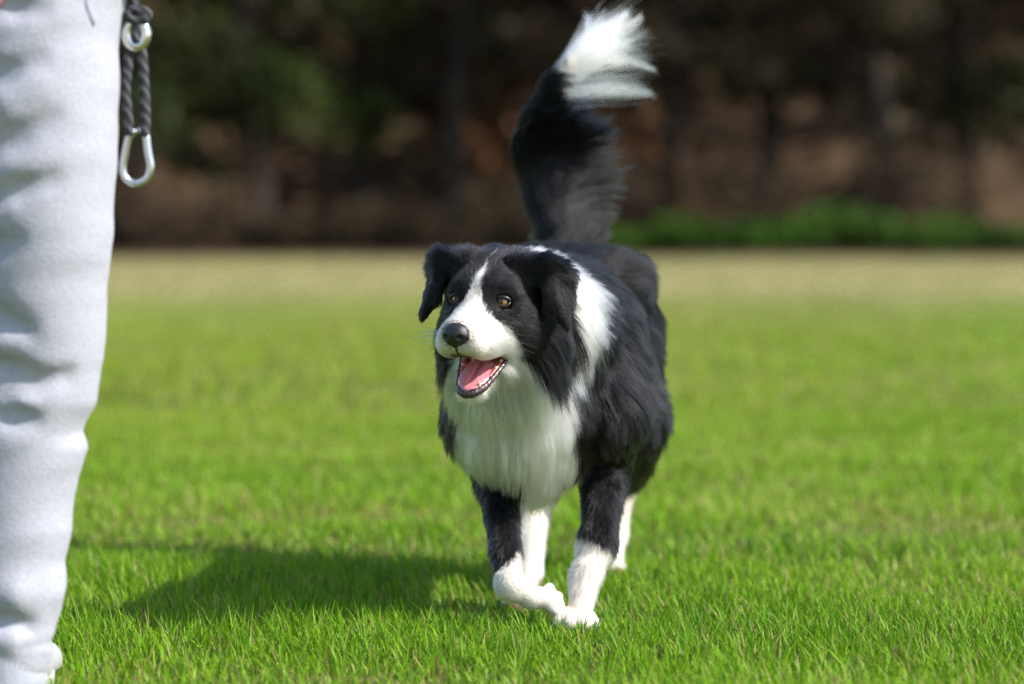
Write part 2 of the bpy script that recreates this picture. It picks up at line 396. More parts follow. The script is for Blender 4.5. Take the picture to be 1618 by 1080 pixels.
# ------------------------------------------------------------------ implicit surfaces
class Field:
    def __init__(s, xs, ys, zs, far=0.06):
        s.x, s.y, s.z = [np.asarray(a, np.float64) for a in (xs, ys, zs)]
        s.D = np.full((len(s.x), len(s.y), len(s.z)), far, np.float32); s.far = far
    def block(s, lo, hi, m):
        sl = []
        for ax, l, h in ((s.x, lo[0], hi[0]), (s.y, lo[1], hi[1]), (s.z, lo[2], hi[2])):
            a = max(np.searchsorted(ax, l - m) - 1, 0); b = min(np.searchsorted(ax, h + m) + 1, len(ax))
            sl.append(slice(a, b))
        if any(q.stop - q.start < 1 for q in sl): return None, None
        X, Y, Z = np.meshgrid(s.x[sl[0]], s.y[sl[1]], s.z[sl[2]], indexing='ij')
        return tuple(sl), np.stack([X, Y, Z], -1)
    def comb(s, sl, d, k, op):
        A = s.D[sl]
        if op == 'add':
            if k > 0:
                h = np.clip(k - np.abs(A - d), 0, None) / k; r = np.minimum(A, d) - h * h * k * 0.25
            else: r = np.minimum(A, d)
        else:
            d = -d
            if k > 0:
                h = np.clip(k - np.abs(A - d), 0, None) / k; r = np.maximum(A, d) + h * h * k * 0.25
            else: r = np.maximum(A, d)
        s.D[sl] = r
    def cone(s, a, b, ra, rb, k=0.02, op='add', flat=None):
        """tapered capsule; flat=(axis, factor) squeezes it across an axis"""
        a = np.asarray(a, float); b = np.asarray(b, float); R = max(ra, rb)
        sl, P = s.block(np.minimum(a, b) - R * 1.6, np.maximum(a, b) + R * 1.6, s.far)
        if sl is None: return
        ab = b - a; L2 = max(ab @ ab, 1e-9)
        t = np.clip(((P - a) @ ab) / L2, 0, 1)
        q = P - a - t[..., None] * ab
        if flat is not None:
            ax = nrm(flat[0]); c = q @ ax; q = q + (c * (1 / flat[1] - 1))[..., None] * ax
        d = np.linalg.norm(q, axis=-1) - (ra + (rb - ra) * t)
        if flat is not None: d = d * min(flat[1], 1) ** 0.5
        s.comb(sl, d, k, op)
    def chain(s, pts, rad, k=0.02, op='add', flat=None):
        for i in range(len(pts) - 1): s.cone(pts[i], pts[i + 1], rad[i], rad[i + 1], k, op, flat)
    def ell(s, c, r, k=0.02, op='add', M=None):
        """ellipsoid with radii r along the rows of M"""
        c = np.asarray(c, float); r = np.asarray(r, float); M = np.eye(3) if M is None else np.asarray(M)
        ext = np.sqrt(((M * r[:, None]) ** 2).sum(0))
        sl, P = s.block(c - ext, c + ext, s.far)
        if sl is None: return
        q = (P - c) @ M.T
        k0 = np.linalg.norm(q / r, axis=-1); k1 = np.linalg.norm(q / r ** 2, axis=-1) + 1e-9
        s.comb(sl, k0 * (k0 - 1) / k1, k, op)
    def tri(s, a, b, c, th, k=0.01, op='add'):
        a, b, c = [np.asarray(v, float) for v in (a, b, c)]
        sl, P = s.block(np.minimum(np.minimum(a, b), c) - th, np.maximum(np.maximum(a, b), c) + th, s.far)
        if sl is None: return
        n = np.cross(b - a, c - a); nn = n / np.linalg.norm(n)
        ds = []; ins = np.ones(P.shape[:-1], bool)
        for u, v in ((a, b), (b, c), (c, a)):
            e = v - u; t = np.clip(((P - u) @ e) / (e @ e), 0, 1)
            ds.append(np.linalg.norm(P - u - t[..., None] * e, axis=-1))
            ins &= ((P - u) @ np.cross(nn, e)) > 0
        d = np.minimum(np.minimum(ds[0], ds[1]), ds[2])
        d = np.where(ins, np.abs((P - a) @ nn), d) - th
        s.comb(sl, d, k, op)
    def mesh(s, smooth=2):
        D = s.D; nx, ny, nz = D.shape; neg = D < 0
        c = [neg[i:nx - 1 + i, j:ny - 1 + j, l:nz - 1 + l] for i in (0, 1) for j in (0, 1) for l in (0, 1)]
        cnt = sum(q.astype(np.int8) for q in c); act = (cnt > 0) & (cnt < 8)
        idx = -np.ones(act.shape, np.int64); cells = np.argwhere(act); idx[act] = np.arange(len(cells))
        acc = np.zeros((len(cells), 3)); num = np.zeros(len(cells))
        i, j, l = cells.T
        corners = [(a, b, e) for a in (0, 1) for b in (0, 1) for e in (0, 1)]
        for p in corners:
            for ax in range(3):
                if p[ax]: continue
                q = list(p); q[ax] = 1
                d0 = D[i + p[0], j + p[1], l + p[2]]; d1 = D[i + q[0], j + q[1], l + q[2]]
                m = (d0 < 0) != (d1 < 0); t = np.where(m, d0 / np.where(d0 == d1, 1, d0 - d1), 0)
                P0 = np.stack([s.x[i + p[0]], s.y[j + p[1]], s.z[l + p[2]]], 1)
                P1 = np.stack([s.x[i + q[0]], s.y[j + q[1]], s.z[l + q[2]]], 1)
                acc += np.where(m[:, None], P0 + (P1 - P0) * t[:, None], 0); num += m
        V = acc / num[:, None]
        quads = []
        for ax in range(3):
            sh = [slice(None)] * 3; sh2 = [slice(None)] * 3
            sh[ax] = slice(0, -1); sh2[ax] = slice(1, None)
            ch = neg[tuple(sh)] != neg[tuple(sh2)]
            e = np.argwhere(ch); o = [(ax + 1) % 3, (ax + 2) % 3]
            ok = np.ones(len(e), bool)
            for a in o: ok &= (e[:, a] > 0) & (e[:, a] < D.shape[a] - 1)
            e = e[ok]; flip = neg[tuple(sh)][tuple(e.T)]
            def cell(da, db):
                q = e.copy(); q[:, o[0]] -= da; q[:, o[1]] -= db; return idx[tuple(q.T)]
            Q = np.stack([cell(1, 1), cell(0, 1), cell(0, 0), cell(1, 0)], 1)
            Q = np.where(flip[:, None], Q, Q[:, ::-1]); quads.append(Q)
        Q = np.concatenate(quads)
        for _ in range(smooth):
            A = np.zeros_like(V); N = np.zeros(len(V))
            for a in range(4):
                b = (a + 1) % 4
                for u, w in ((Q[:, a], Q[:, b]), (Q[:, b], Q[:, a])):
                    for ax in range(3): A[:, ax] += np.bincount(u, V[w, ax], len(V))
                    N += np.bincount(u, minlength=len(V))
            V = V * 0.5 + 0.5 * A / np.maximum(N, 1)[:, None]
        return V, Q
def vnormals(V, Q):
    n = np.cross(V[Q[:, 2]] - V[Q[:, 0]], V[Q[:, 3]] - V[Q[:, 1]]); N = np.zeros_like(V)
    for a in range(4):
        for ax in range(3): N[:, ax] += np.bincount(Q[:, a], n[:, ax], len(V))
    return nrm(N)
def axis(segs):
    """rectilinear axis from (start, stop, step) runs"""
    out = [np.arange(a, b - 1e-9, st) for a, b, st in segs]; return np.concatenate(out + [[segs[-1][1]]])
def sphere(c, r, n=24, m=16):
    V = []; c = np.asarray(c, float); r = np.broadcast_to(np.asarray(r, float), (3,))
    for i in range(m + 1):
        th = math.pi * i / m
        for k in range(n):
            ph = 2 * math.pi * k / n
            V.append([math.sin(th) * math.cos(ph), math.sin(th) * math.sin(ph), math.cos(th)])
    V = np.array(V); Fq = [[i * n + k, (i + 1) * n + k, (i + 1) * n + (k + 1) % n, i * n + (k + 1) % n] for i in range(m) for k in range(n)]
    return V * r + c, np.array(Fq)

# ================================================================== THE DOG
HE = at(755, 477, 3.87)                                  # point between the eyes
yaw, pitch, roll = math.radians(23), math.radians(9), math.radians(-3)
hf = np.array([-math.sin(yaw) * math.cos(pitch), -math.cos(yaw) * math.cos(pitch), -math.sin(pitch)])
hl = nrm(np.array([math.cos(yaw), -math.sin(yaw), 0]))   # the dog's left
hu = nrm(np.cross(hf, hl)); 
hl = nrm(hl * math.cos(roll) + hu * math.sin(roll)); hu = nrm(np.cross(hf, hl))
HM = np.stack([hf, hl, hu])                              # rows: forward, left, up
def H(f, l, u): return HE + (f * hf + l * hl + u * hu) * 0.01      # centimetres in the head frame
def toH(P): return (np.asarray(P) - HE) @ HM.T * 100

def build_dog_field():
    D = Field(axis([(-0.17, 0.125, 0.0030), (0.125, 0.29, 0.006)]),
              axis([(3.74, 4.04, 0.0030), (4.04, 4.90, 0.0065)]),
              axis([(-0.02, 0.10, 0.0030), (0.10, 0.29, 0.006), (0.29, 0.54, 0.0032), (0.54, 0.92, 0.008)]))
    # torso
    D.ell((-0.016, 4.11, 0.285), (0.055, 0.075, 0.08), 0.04)
    D.ell((0.02, 4.10, 0.235), (0.055, 0.07, 0.045), 0.04)
    D.ell((0.040, 4.13, 0.315), (0.085, 0.105, 0.115), 0.04)
    D.ell((0.055, 4.20, 0.36), (0.105, 0.13, 0.125), 0.05)
    D.ell((0.060, 4.34, 0.355), (0.101, 0.18, 0.128), 0.05)
    D.ell((0.083, 4.50, 0.375), (0.098, 0.15, 0.112), 0.05)
    D.ell((0.090, 4.61, 0.39), (0.100, 0.11, 0.115), 0.05)
    D.ell((0.025, 4.58, 0.455), (0.05, 0.08, 0.045), 0.03); D.ell((0.157, 4.58, 0.452), (0.05, 0.08, 0.045), 0.03)
    # neck
    D.chain([H(-8.5, 0, -1.5), (0.015, 4.06, 0.405), (0.045, 4.17, 0.385)], [0.062, 0.082, 0.10], 0.04)
    D.chain([H(-6.5, 0, -7), (0.005, 4.05, 0.30), (0.03, 4.10, 0.26)], [0.045, 0.07, 0.06], 0.04)
    # near (left) front leg, bearing weight
    D.chain([(0.115, 4.22, 0.40), (0.130, 4.11, 0.29)], [0.055, 0.05], 0.03)
    D.chain([(0.130, 4.11, 0.29), (0.128, 4.17, 0.22), (0.116, 4.08, 0.115), (0.100, 4.05, 0.075), (0.088, 4.015, 0.026)],
            [0.048, 0.034, 0.0205, 0.0175, 0.0165], 0.015)
    D.ell((0.113, 4.075, 0.108), (0.024, 0.024, 0.03), 0.012)
    paw = (0.084, 3.988, 0.014)
    for dx, dy in ((-0.019, 0.004), (-0.0075, -0.009), (0.0075, -0.009), (0.019, 0.004)):
        D.cone((paw[0] + dx * 0.75, 4.01, 0.023), (paw[0] + dx * 1.15, paw[1] + dy, 0.016), 0.0115, 0.0100, 0.002)
    # lifted right front leg, wrist folded
    D.chain([(-0.01, 4.20, 0.40), (-0.032, 4.10, 0.29)], [0.055, 0.05], 0.03)
    el, wr, pw = (-0.022, 4.14, 0.215), at(806, 925, 3.99), at(868, 946, 4.015)
    D.chain([(-0.032, 4.10, 0.29), el, at(799, 870, 4.03), wr], [0.046, 0.030, 0.0165, 0.0165], 0.014)
    D.ell(wr, (0.0165, 0.019, 0.019), 0.010)
    mid = at(836, 942, 4.0)
    D.cone(wr, mid, 0.0155, 0.0135, 0.01); D.cone(mid, pw, 0.0135, 0.0150, 0.01)
    pdir = nrm(pw - mid); pupn = nrm(np.array([0.15, -0.75, 0.62]))
    psd = nrm(np.cross(pdir, pupn))
    for s_, e_x in ((-0.0165, 0.004), (-0.0055, 0.014), (0.0055, 0.014), (0.0165, 0.005)):
        D.cone(pw + psd * s_ * 0.8, pw + psd * s_ * 1.05 + pdir * e_x, 0.0086, 0.0076, 0.002)
    # right hind leg, planted forward under the belly
    D.chain([(0.055, 4.60, 0.37), (0.028, 4.50, 0.235)], [0.085, 0.05], 0.03)
    D.chain([(0.028, 4.50, 0.235), at(842, 815, 4.50), at(838, 905, 4.38), at(822, 950, 4.30), at(818, 962, 4.24)],
            [0.05, 0.0225, 0.0165, 0.017, 0.015], 0.012)
    for dx in (-0.017, -0.006, 0.006, 0.017):
        D.cone((0.014 + dx * 0.6, 4.27, 0.018), (0.012 + dx, 4.232 + abs(dx) * 0.5, 0.012), 0.012, 0.0105, 0.004)
    # left hind leg, pushing off behind
    D.chain([(0.140, 4.60, 0.37), (0.162, 4.50, 0.25)], [0.084, 0.055], 0.03)
    D.chain([(0.168, 4.50, 0.25), (0.166, 4.70, 0.135), (0.160, 4.685, 0.06), (0.150, 4.655, 0.028), (0.150, 4.63, 0.016)],
            [0.06, 0.024, 0.0175, 0.018, 0.013], 0.012)
    for dx in (-0.016, -0.0055, 0.0055, 0.016):
        D.cone((0.150 + dx * 0.6, 4.65, 0.02), (0.149 + dx, 4.615 + abs(dx) * 0.5, 0.013), 0.0115, 0.010, 0.004)
    # tail bone
    D.chain(TAIL, TAIL_R, 0.02)
    # ---- head
    def e(f, l, u, a, b, c, k=1.5, op='add'): D.ell(H(f, l, u), (a * .01, b * .01, c * .01), k * .01, op, HM)
    e(-6.3, 0, 0.6, 6.0, 5.6, 4.6, 1.5)
    e(-2.6, 0, 0.5, 3.6, 4.2, 2.7, 2)
    for s_ in (-1, 1):
        e(-1.9, 2.6 * s_, 0.9, 1.7, 1.7, 1.5, 1.2)           # brow
        e(-4.5, 4.2 * s_, -2.8, 3.6, 2.2, 3.2, 1.6)          # cheek
        e(-1.5, 3.0 * s_, -2.4, 2.6, 1.6, 1.8, 1.4)
        e(3.6, 2.05 * s_, -4.4, 3.1, 1.7, 2.0, 0.9)        # upper lip pads
        e(1.3, 2.7 * s_, -4.7, 3.2, 1.3, 1.8, 1.0)
        e(-1.6, 3.2 * s_, -5.1, 2.2, 1.2, 1.7, 1.0)
    D.cone(H(-1.0, 0.6, -1.7), H(5.3, 0.55, -2.8), 0.0235, 0.0185, 0.014); D.cone(H(-1.0, -0.6, -1.7), H(5.3, -0.55, -2.8), 0.0235, 0.0185, 0.014)     # bridge
    e(5.7, 0, -3.5, 1.6, 2.5, 2.0, 0.8)
    # lower jaw
    D.cone(H(7.4, 0, -4.0), H(7.0, 0, -6.4), 0.0022, 0.0022, 0.003, 'sub')
    D.cone(H(-3.6, 0, 2.6), H(-0.4, 0, 0.9), 0.004, 0.006, 0.015, 'sub')      # furrow of the brow
    D.cone(H(-5.2, 2.4, -5.4), H(2.4, 1.15, -11.0), 0.013, 0.0085, 0.01)
    D.cone(H(-5.2, -2.4, -5.4), H(2.4, -1.15, -11.0), 0.013, 0.0085, 0.01)
    D.cone(H(-5.0, 0, -7.2), H(2.2, 0, -11.3), 0.022, 0.0105, 0.01)
    # throat behind the jaw
    e(-6.5, 0, -6.0, 3.8, 3.6, 3.6, 2.5)
    for s_ in (-1, 1): e(-9.0, 4.7 * s_, -6.0, 4.0, 3.4, 6.0, 2.5)    # cheek ruff
    # mouth cavity: a wedge between palate and jaw floor
    D.cone(H(-3.6, 0, -7.2), H(6.8, 0, -8.85), 0.0125, 0.0225, 0.004, 'sub', flat=(hu, 0.62))
    D.cone(H(-3.2, 1.7, -7.1), H(5.0, 1.7, -8.4), 0.009, 0.017, 0.004, 'sub', flat=(hu, 0.7))
    D.cone(H(-3.2, -1.7, -7.1), H(5.0, -1.7, -8.4), 0.009, 0.017, 0.004, 'sub', flat=(hu, 0.7))
    # eye sockets
    for s_ in (-1, 1):
        D.ell(EYES[s_] + hf * 0.003, (0.0128,) * 3, 0.003, 'sub')
    # ears, folded over
    for s_ in (-1, 1):
        A, B = H(-4.3, 3.6 * s_, 4.4), H(-8.5, 4.6 * s_, 3.2)
        C, T2 = H(-5.0, 6.6 * s_, 4.7), H(-8.2, 9.4 * s_, 2.6)
        Tp = H(-5.2, 10.0 * s_, -3.2); In = H(-4.6, 7.6 * s_, -0.8)
        D.tri(A, B, T2, 0.006, 0.015); D.tri(A, T2, C, 0.007, 0.012)
        D.tri(C, T2, Tp, 0.0048, 0.008); D.tri(C, Tp, In, 0.0044, 0.006)
        D.cone(H(-6.0, 4.5 * s_, 3.0), H(-8.0, 7.6 * s_, 1.2), 0.016, 0.012, 0.015)
    return D
EYES = {s_: H(-1.15, 2.95 * s_, 0.0) for s_ in (-1, 1)}
TAIL = [at(905, 420, 4.68), at(870, 335, 4.73), at(838, 255, 4.74), at(843, 190, 4.72), at(870, 135, 4.70), at(900, 98, 4.69), at(918, 84, 4.69)]
TAIL_R = [0.040, 0.029, 0.024, 0.020, 0.016, 0.010, 0.005]

Dg = build_dog_field()
DV, DQ = Dg.mesh(3)
del Dg
DN = vnormals(DV, DQ)

f_edge3 = sines(6, 700.0); f_edge = sines(3, 90.0); f_edge2 = sines(4, 260.0)
def seg_dist(P, a, b):
    ab = np.asarray(b) - a; t = np.clip((P - a) @ ab / (ab @ ab), 0, 1)
    return np.linalg.norm(P - a - t[:, None] * ab, axis=1), t
def poly_dist(P, pts):
    best = np.full(len(P), 9.0)
    for i in range(len(pts) - 1): best = np.minimum(best, seg_dist(P, np.asarray(pts[i]), np.asarray(pts[i + 1]))[0])
    return best
def region(P):
    """which part of the dog a surface point is on"""
    h = toH(P)
    d = {}
    d['tail'] = poly_dist(P, TAIL[1:]) - 0.03
    is_tail = (P[:, 1] > 4.6) & (P[:, 2] > 0.53)
    head = (h[:, 0] > -7.5) & (h[:, 2] > -13.5 ) & (P[:, 1] < 4.02) & (P[:, 2] > 0.27)
    return h, head, is_tail
def white(P, N):
    """1 where the coat is white"""
    h, head, tail = region(P)
    f, l, u = h.T
    n1 = f_edge(P) * 0.35 + f_edge2(P) * 0.2
    # body: signed margin, positive = white
    x, y, z = P.T
    w = np.full(len(P), -1.0)
    # front bib: below a line on the chest front
    c1 = (np.interp(z, [0.15, 0.22, 0.29, 0.34, 0.38], [0.088, 0.088, 0.078, 0.062, 0.05]) - np.abs(x - 0.004)) * 100 + n1 * 1.0
    c2 = (4.145 - y) * 100 + n1
    c3 = np.minimum((0.375 - z) * 100, np.where(x < 0.012, (z - 0.215) * 100, (z - 0.165) * 100 + 3 * (x < 0.075)))
    w = np.maximum(w, np.minimum(np.minimum(c1, c2), c3))
    # collar band rising on the left side of the neck to the nape
    band = [(0.062, 4.06, 0.30), (0.072, 4.06, 0.35), (0.084, 4.07, 0.40), (0.078, 4.07, 0.45), (0.045, 4.06, 0.49), (0.0, 4.04, 0.51), (-0.06, 4.05, 0.46)]
    Pb = P * np.array([1, 0.35, 1]); bb = [np.array(q) * np.array([1, 0.35, 1]) for q in band]
    w = np.maximum(w, np.minimum((np.interp(z, [0.3, 0.4, 0.46], [0.016, 0.028, 0.028]) - poly_dist(Pb, bb)) * 100 + n1 * 0.9, (4.16 - y) * 100))
    # belly front
    w = np.maximum(w, np.minimum((0.215 - z) * 100, (4.2 - y) * 100) + np.where(np.abs(x - 0.052) < 0.032, 0, -50))
    # legs: white socks
    leftfront = (x > 0.066) & (y < 4.2)
    rightfront = (x < 0.075) & (y < 4.2)
    w = np.where(leftfront & (z < 0.2), (0.118 - z) * 100 + n1 * 1.0 + (0.10 - x) * 40, w)
    w = np.where(rightfront & (z < 0.16), (0.098 - z) * 100 + n1 * 1.0 + (x - 0.0) * 60, w)
    w = np.where((y > 4.2) & (z < 0.3), np.maximum((0.135 - z) * 100 + n1, -1), w)
    w = np.where((y > 4.2) & (x < 0.1) & (z < 0.2), 3, w)
    # tail tip
    wt = (x - 0.0645) * 100 + n1 * 0.2 - (z < 0.705) * 9
    w = np.where(tail, wt, w)
    # head
    au = np.abs(l)
    hw_muz = np.interp(f, [-9, -5.6, -4.8, -3, -1.6, 0.0, 1.5, 3.0, 4.5, 9], [-1, -0.3, 0.0, 0.12, 0.28, 0.6, 1.3, 2.5, 9, 9])
    top = hw_muz - np.abs(l + 0.12 * np.sin(f * 1.3)) + n1 * 0.30 + f_edge3(P) * 0.10
    side = (f - 0.2) * 0.9 + (-3.4 - u) * 0.75 + n1 * 0.4      # muzzle sides
    chin = np.minimum(np.minimum((-6.3 - u) + n1 * 0.5, f + 9.0), (np.interp(u, [-13, -9, -6.5], [6.6, 6.2, 3.8]) - au) * 1.0 + n1 * 0.4)
    wh = np.maximum(np.maximum(top, side), chin)
    wh = np.where((u > 2.5) & (f < -7.5), -1, wh)
    eye = np.minimum(*[np.linalg.norm(P - EYES[s_], axis=1) for s_ in (-1, 1)]) * 100
    wh = np.where((eye < 2.0), -1, wh)
    wh = np.where((au < 0.13) & (f > 4.6) & (u < -3.6) & (u > -7), -1, wh)     # cleft under the nose
    wh = np.where((f > 5.6) & ((l / 1.95) ** 2 + ((u + 2.85) / 1.5) ** 2 < 1), -1, wh)    # dark rim round the nose pad
    w = np.where(head & ~tail, wh, w)
    return w
def mouth_zone(P):
    """1 inside the mouth"""
    h = toH(P); f, l, u = h.T
    inside = (f > -4.2) & (np.abs(l) < np.interp(f, [-4, 0, 4, 8], [2.9, 2.6, 2.0, 1.6]))
    up = np.interp(f, [-4, 0, 6, 8], [-6.2, -6.0, -5.8, -5.9]); dn = np.interp(f, [-4, 2.6, 4.5], [-8.5, -10.8, -11.3])
    return inside & (u < up) & (u > dn)

def body_colors(V, N):
    w = white(V, N)
    c = np.where(w[:, None] > 0, np.array([0.62, 0.56, 0.50]), np.array([0.012, 0.012, 0.013]))
    mz = mouth_zone(V); c[mz] = (0.36, 0.075, 0.075)
    h = toH(V); f, l, u = h.T
    # dark lips round the lower jaw
    eye = np.minimum(*[np.linalg.norm(V - EYES[s_], axis=1) for s_ in (-1, 1)])
    c[eye < 0.0145] = (0.012, 0.010, 0.009)
    pads = (V[:, 2] < 0.012); c[pads] = (0.05, 0.03, 0.03)
    hindpad = (V[:, 1] > 4.2) & (V[:, 2] < 0.03) & (N[:, 2] < 0.2); c[hindpad] = (0.45, 0.22, 0.17)
    return c
dog = empty('dog', (0.07, 4.25, 0.0), 'black and white border collie trotting over the grass, mouth open and tail raised', 'dog')
skin = attr_mat('dog_skin', 'tint', rough=0.85, spec=0.12)
DC = body_colors(DV, DN)
body = np_mesh('body', DV, DQ, skin, dog, attrs={'tint': DC})

# ---- fur
def hair_mat(name):
    m = bpy.data.materials.new(name); m.use_nodes = True; t = m.node_tree
    t.nodes.remove(t.nodes['Principled BSDF'])
    h = t.nodes.new('ShaderNodeBsdfHairPrincipled'); h.model = 'CHIANG'; h.parametrization = 'COLOR'
    a = t.nodes.new('ShaderNodeAttribute'); a.attribute_name = 'tint'
    t.links.new(a.outputs['Color'], h.inputs['Color'])
    h.inputs['Roughness'].default_value = 0.30; h.inputs['Radial Roughness'].default_value = 0.35
    h.inputs['Random Roughness'].default_value = 0.2
    bw = t.nodes.new('ShaderNodeRGBToBW'); t.links.new(a.outputs['Color'], bw.inputs[0])
    mr = t.nodes.new('ShaderNodeMapRange'); mr.inputs[1].default_value = 0.02; mr.inputs[2].default_value = 0.4
    mr.inputs[3].default_value = 1.32; mr.inputs[4].default_value = 1.55
    t.links.new(bw.outputs[0], mr.inputs[0]); t.links.new(mr.outputs[0], h.inputs['IOR'])
    t.links.new(h.outputs[0], t.nodes['Material Output'].inputs['Surface'])
    return m
HAIR = hair_mat('coat_hair')
# guides: position, flow direction, length (m), lift off the skin, clumping
GD = []
def gd(p, d, ln, lift=0.35, cl=0.5): GD.append((np.asarray(p, float), nrm(d), ln, lift, cl))
back = np.array([0.08, 1, 0])
for y, x in ((4.10, 0.05), (4.22, 0.06), (4.36, 0.07), (4.5, 0.09), (4.62, 0.095)):
    gd((x, y, 0.50), (0.1, 1, -0.15), 0.036, 0.30, 0.45)
    for s_ in (-1, 1):
        gd((x + 0.11 * s_, y, 0.44), (0.35 * s_, 0.8, -0.7), 0.045, 0.30, 0.55)
        gd((x + 0.12 * s_, y, 0.35), (0.10 * s_, 0.55, -1), 0.042, 0.24, 0.65)
        gd((x + 0.09 * s_, y, 0.25), (0.0, 0.45, -1), 0.040, 0.22, 0.7)
    gd((x, y, 0.22), (0, 0.4, -1), 0.045, 0.2, 0.6)
# chest and neck ruff
gd((0.012, 4.00, 0.34), (-0.05, -0.25, -1), 0.065, 0.40, 0.8); gd((0.02, 4.02, 0.28), (0, -0.1, -1), 0.065, 0.38, 0.8)
gd((0.03, 4.03, 0.22), (0, 0.1, -1), 0.055, 0.30, 0.75); gd((-0.05, 4.04, 0.34), (-0.1, -0.05, -1), 0.055, 0.3, 0.7)
gd((-0.055, 4.07, 0.27), (-0.2, 0.1, -1), 0.055, 0.3, 0.7)
gd((0.085, 4.03, 0.34), (0.35, 0.15, -1), 0.06, 0.35, 0.75); gd((0.08, 4.05, 0.27), (0.25, 0.1, -1), 0.05, 0.3, 0.7)
gd((0.10, 4.07, 0.42), (0.5, 0.4, -0.8), 0.055, 0.4, 0.65); gd((0.04, 4.05, 0.49), (0.3, 1, 0.25), 0.040, 0.45, 0.55)
gd((-0.07, 4.05, 0.42), (-0.5, 0.3, -0.8), 0.055, 0.4, 0.65); gd((-0.04, 4.02, 0.48), (-0.2, 1, 0.15), 0.035, 0.4, 0.5)
gd((0.13, 4.13, 0.36), (0.2, 0.5, -1), 0.05, 0.22, 0.75); gd((0.15, 4.15, 0.28), (0.1, 0.4, -1), 0.040, 0.20, 0.7)
# legs
for p in ((0.13, 4.15, 0.22), (-0.02, 4.13, 0.215)): gd(p, (0.0, 0.5, -1), 0.022, 0.3, 0.5)
for p in ((0.116, 4.08, 0.115), (0.100, 4.05, 0.07), (-0.008, 4.03, 0.10), (-0.015, 4.07, 0.16), (0.122, 4.12, 0.17)): gd(p, (0, 0.1, -1), 0.012, 0.33, 0.4)
gd((0.085, 3.99, 0.02), (0, -0.7, -0.7), 0.0045, 0.25, 0.2); gd(at(840, 942, 4.0), (1, 0, -0.15), 0.007, 0.25, 0.3)
gd(at(868, 946, 4.0), (1, 0, -0.15), 0.0045, 0.2, 0.2)
gd((0.03, 4.50, 0.2), (0, 0.3, -1), 0.03, 0.2, 0.5); gd(at(842, 830, 4.46), (0, 0, -1), 0.010, 0.2, 0.3); gd((0.02, 4.32, 0.05), (0, 0, -1), 0.008, 0.2, 0.3)
gd((0.19, 4.56, 0.28), (0.0, 0.5, -1), 0.034, 0.18, 0.7); gd((0.175, 4.62, 0.20), (0.05, 0.5, -1), 0.035, 0.2, 0.6)
gd((0.165, 4.68, 0.12), (0, 0.1, -1), 0.012, 0.2, 0.3); gd((0.155, 4.66, 0.05), (0, 0, -1), 0.009, 0.2, 0.3)
# head (in the head frame)
def gh(f, l, u, df, dl, du, ln, lift=0.25, cl=0.2):
    for s_ in (-1, 1):
        gd(H(f, l * s_, u), df * hf + dl * s_ * hl + du * hu, ln, lift, cl)
        if l == 0: break
gh(5.5, 0.3, -1.3, -1, 0.1, 0.2, 0.004, 0.25); gh(3.0, 0.5, -0.6, -1, 0.15, 0.3, 0.006, 0.22); gh(0.5, 0, 0.4, -1, 0, 0.6, 0.007, 0.15)
gh(5.6, 2.2, -3.6, -1, 0.3, -0.5, 0.005, 0.25); gh(3.4, 3.3, -4.0, -1, 0.3, -0.5, 0.007, 0.25); gh(1, 3.3, -3.6, -1, 0.3, -0.5, 0.009, 0.2)
gh(-1.8, 1.3, 3.0, -0.8, 0.1, 0.5, 0.010, 0.18); gh(-5, 2.0, 5.0, -1, 0.2, 0.25, 0.014, 0.25); gh(-9, 2, 4.8, -1, 0.3, 0.1, 0.022, 0.35, 0.35)
gh(-1.6, 4.2, 0.6, -0.9, 0.4, 0.2, 0.007, 0.15); gh(-3, 4.6, -1.5, -1, 0.3, -0.4, 0.010, 0.2); gh(-4.5, 5.6, -3.0, -0.9, 0.5, -0.6, 0.018, 0.3, 0.35)
gh(-6.5, 5.8, -4.5, -0.6, 0.5, -1, 0.028, 0.35, 0.55); gh(-7, 5.4, 0, -1, 0.5, -0.3, 0.022, 0.3, 0.4)
gh(-2.5, 3.3, -6.8, -0.7, 0.3, -1, 0.022, 0.3, 0.5); gh(2.0, 1.2, -11.3, -0.9, 0.1, -0.9, 0.009, 0.25, 0.3); gh(-1.5, 1.6, -9.8, -0.7, 0.1, -1, 0.024, 0.3, 0.6)
gh(-5, 0.0, -10, -0.3, 0, -1, 0.050, 0.35, 0.75); gh(-6, 3.0, -8.5, -0.4, 0.3, -1, 0.048, 0.35, 0.7)
# ears
gh(-6.5, 6.5, 4.3, -0.1, 1, 0.15, 0.016, 0.3, 0.4); gh(-5.5, 8.6, 1.5, 0.05, 0.35, -1, 0.010, 0.15, 0.3); gh(-4.6, 9.6, -1.8, 0.05, 0.25, -1, 0.007, 0.12, 0.3)
gh(-8.6, 8.3, 1.0, -0.4, 0.1, -1, 0.018, 0.25, 0.5)
GP = np.array([g[0] for g in GD]); GDI = np.array([g[1] for g in GD]); GL = np.array([g[2] for g in GD]); GLI = np.array([g[3] for g in GD]); GC = np.array([g[4] for g in GD])
def guide_at(P):
    out_d = np.zeros_like(P); ln = np.zeros(len(P)); li = np.zeros(len(P)); cl = np.zeros(len(P))
    for s0 in range(0, len(P), 40000):
        q = P[s0:s0 + 40000]
        d2 = ((q[:, None, :] - GP[None]) ** 2).sum(-1)
        dm = d2.min(1, keepdims=True)
        w = np.exp(-(d2 - dm) / (0.35 * dm + 0.00012))
        w /= w.sum(1, keepdims=True)
        out_d[s0:s0 + 40000] = w @ GDI; ln[s0:s0 + 40000] = w @ GL; li[s0:s0 + 40000] = w @ GLI; cl[s0:s0 + 40000] = w @ GC
    return nrm(out_d), ln, li, cl
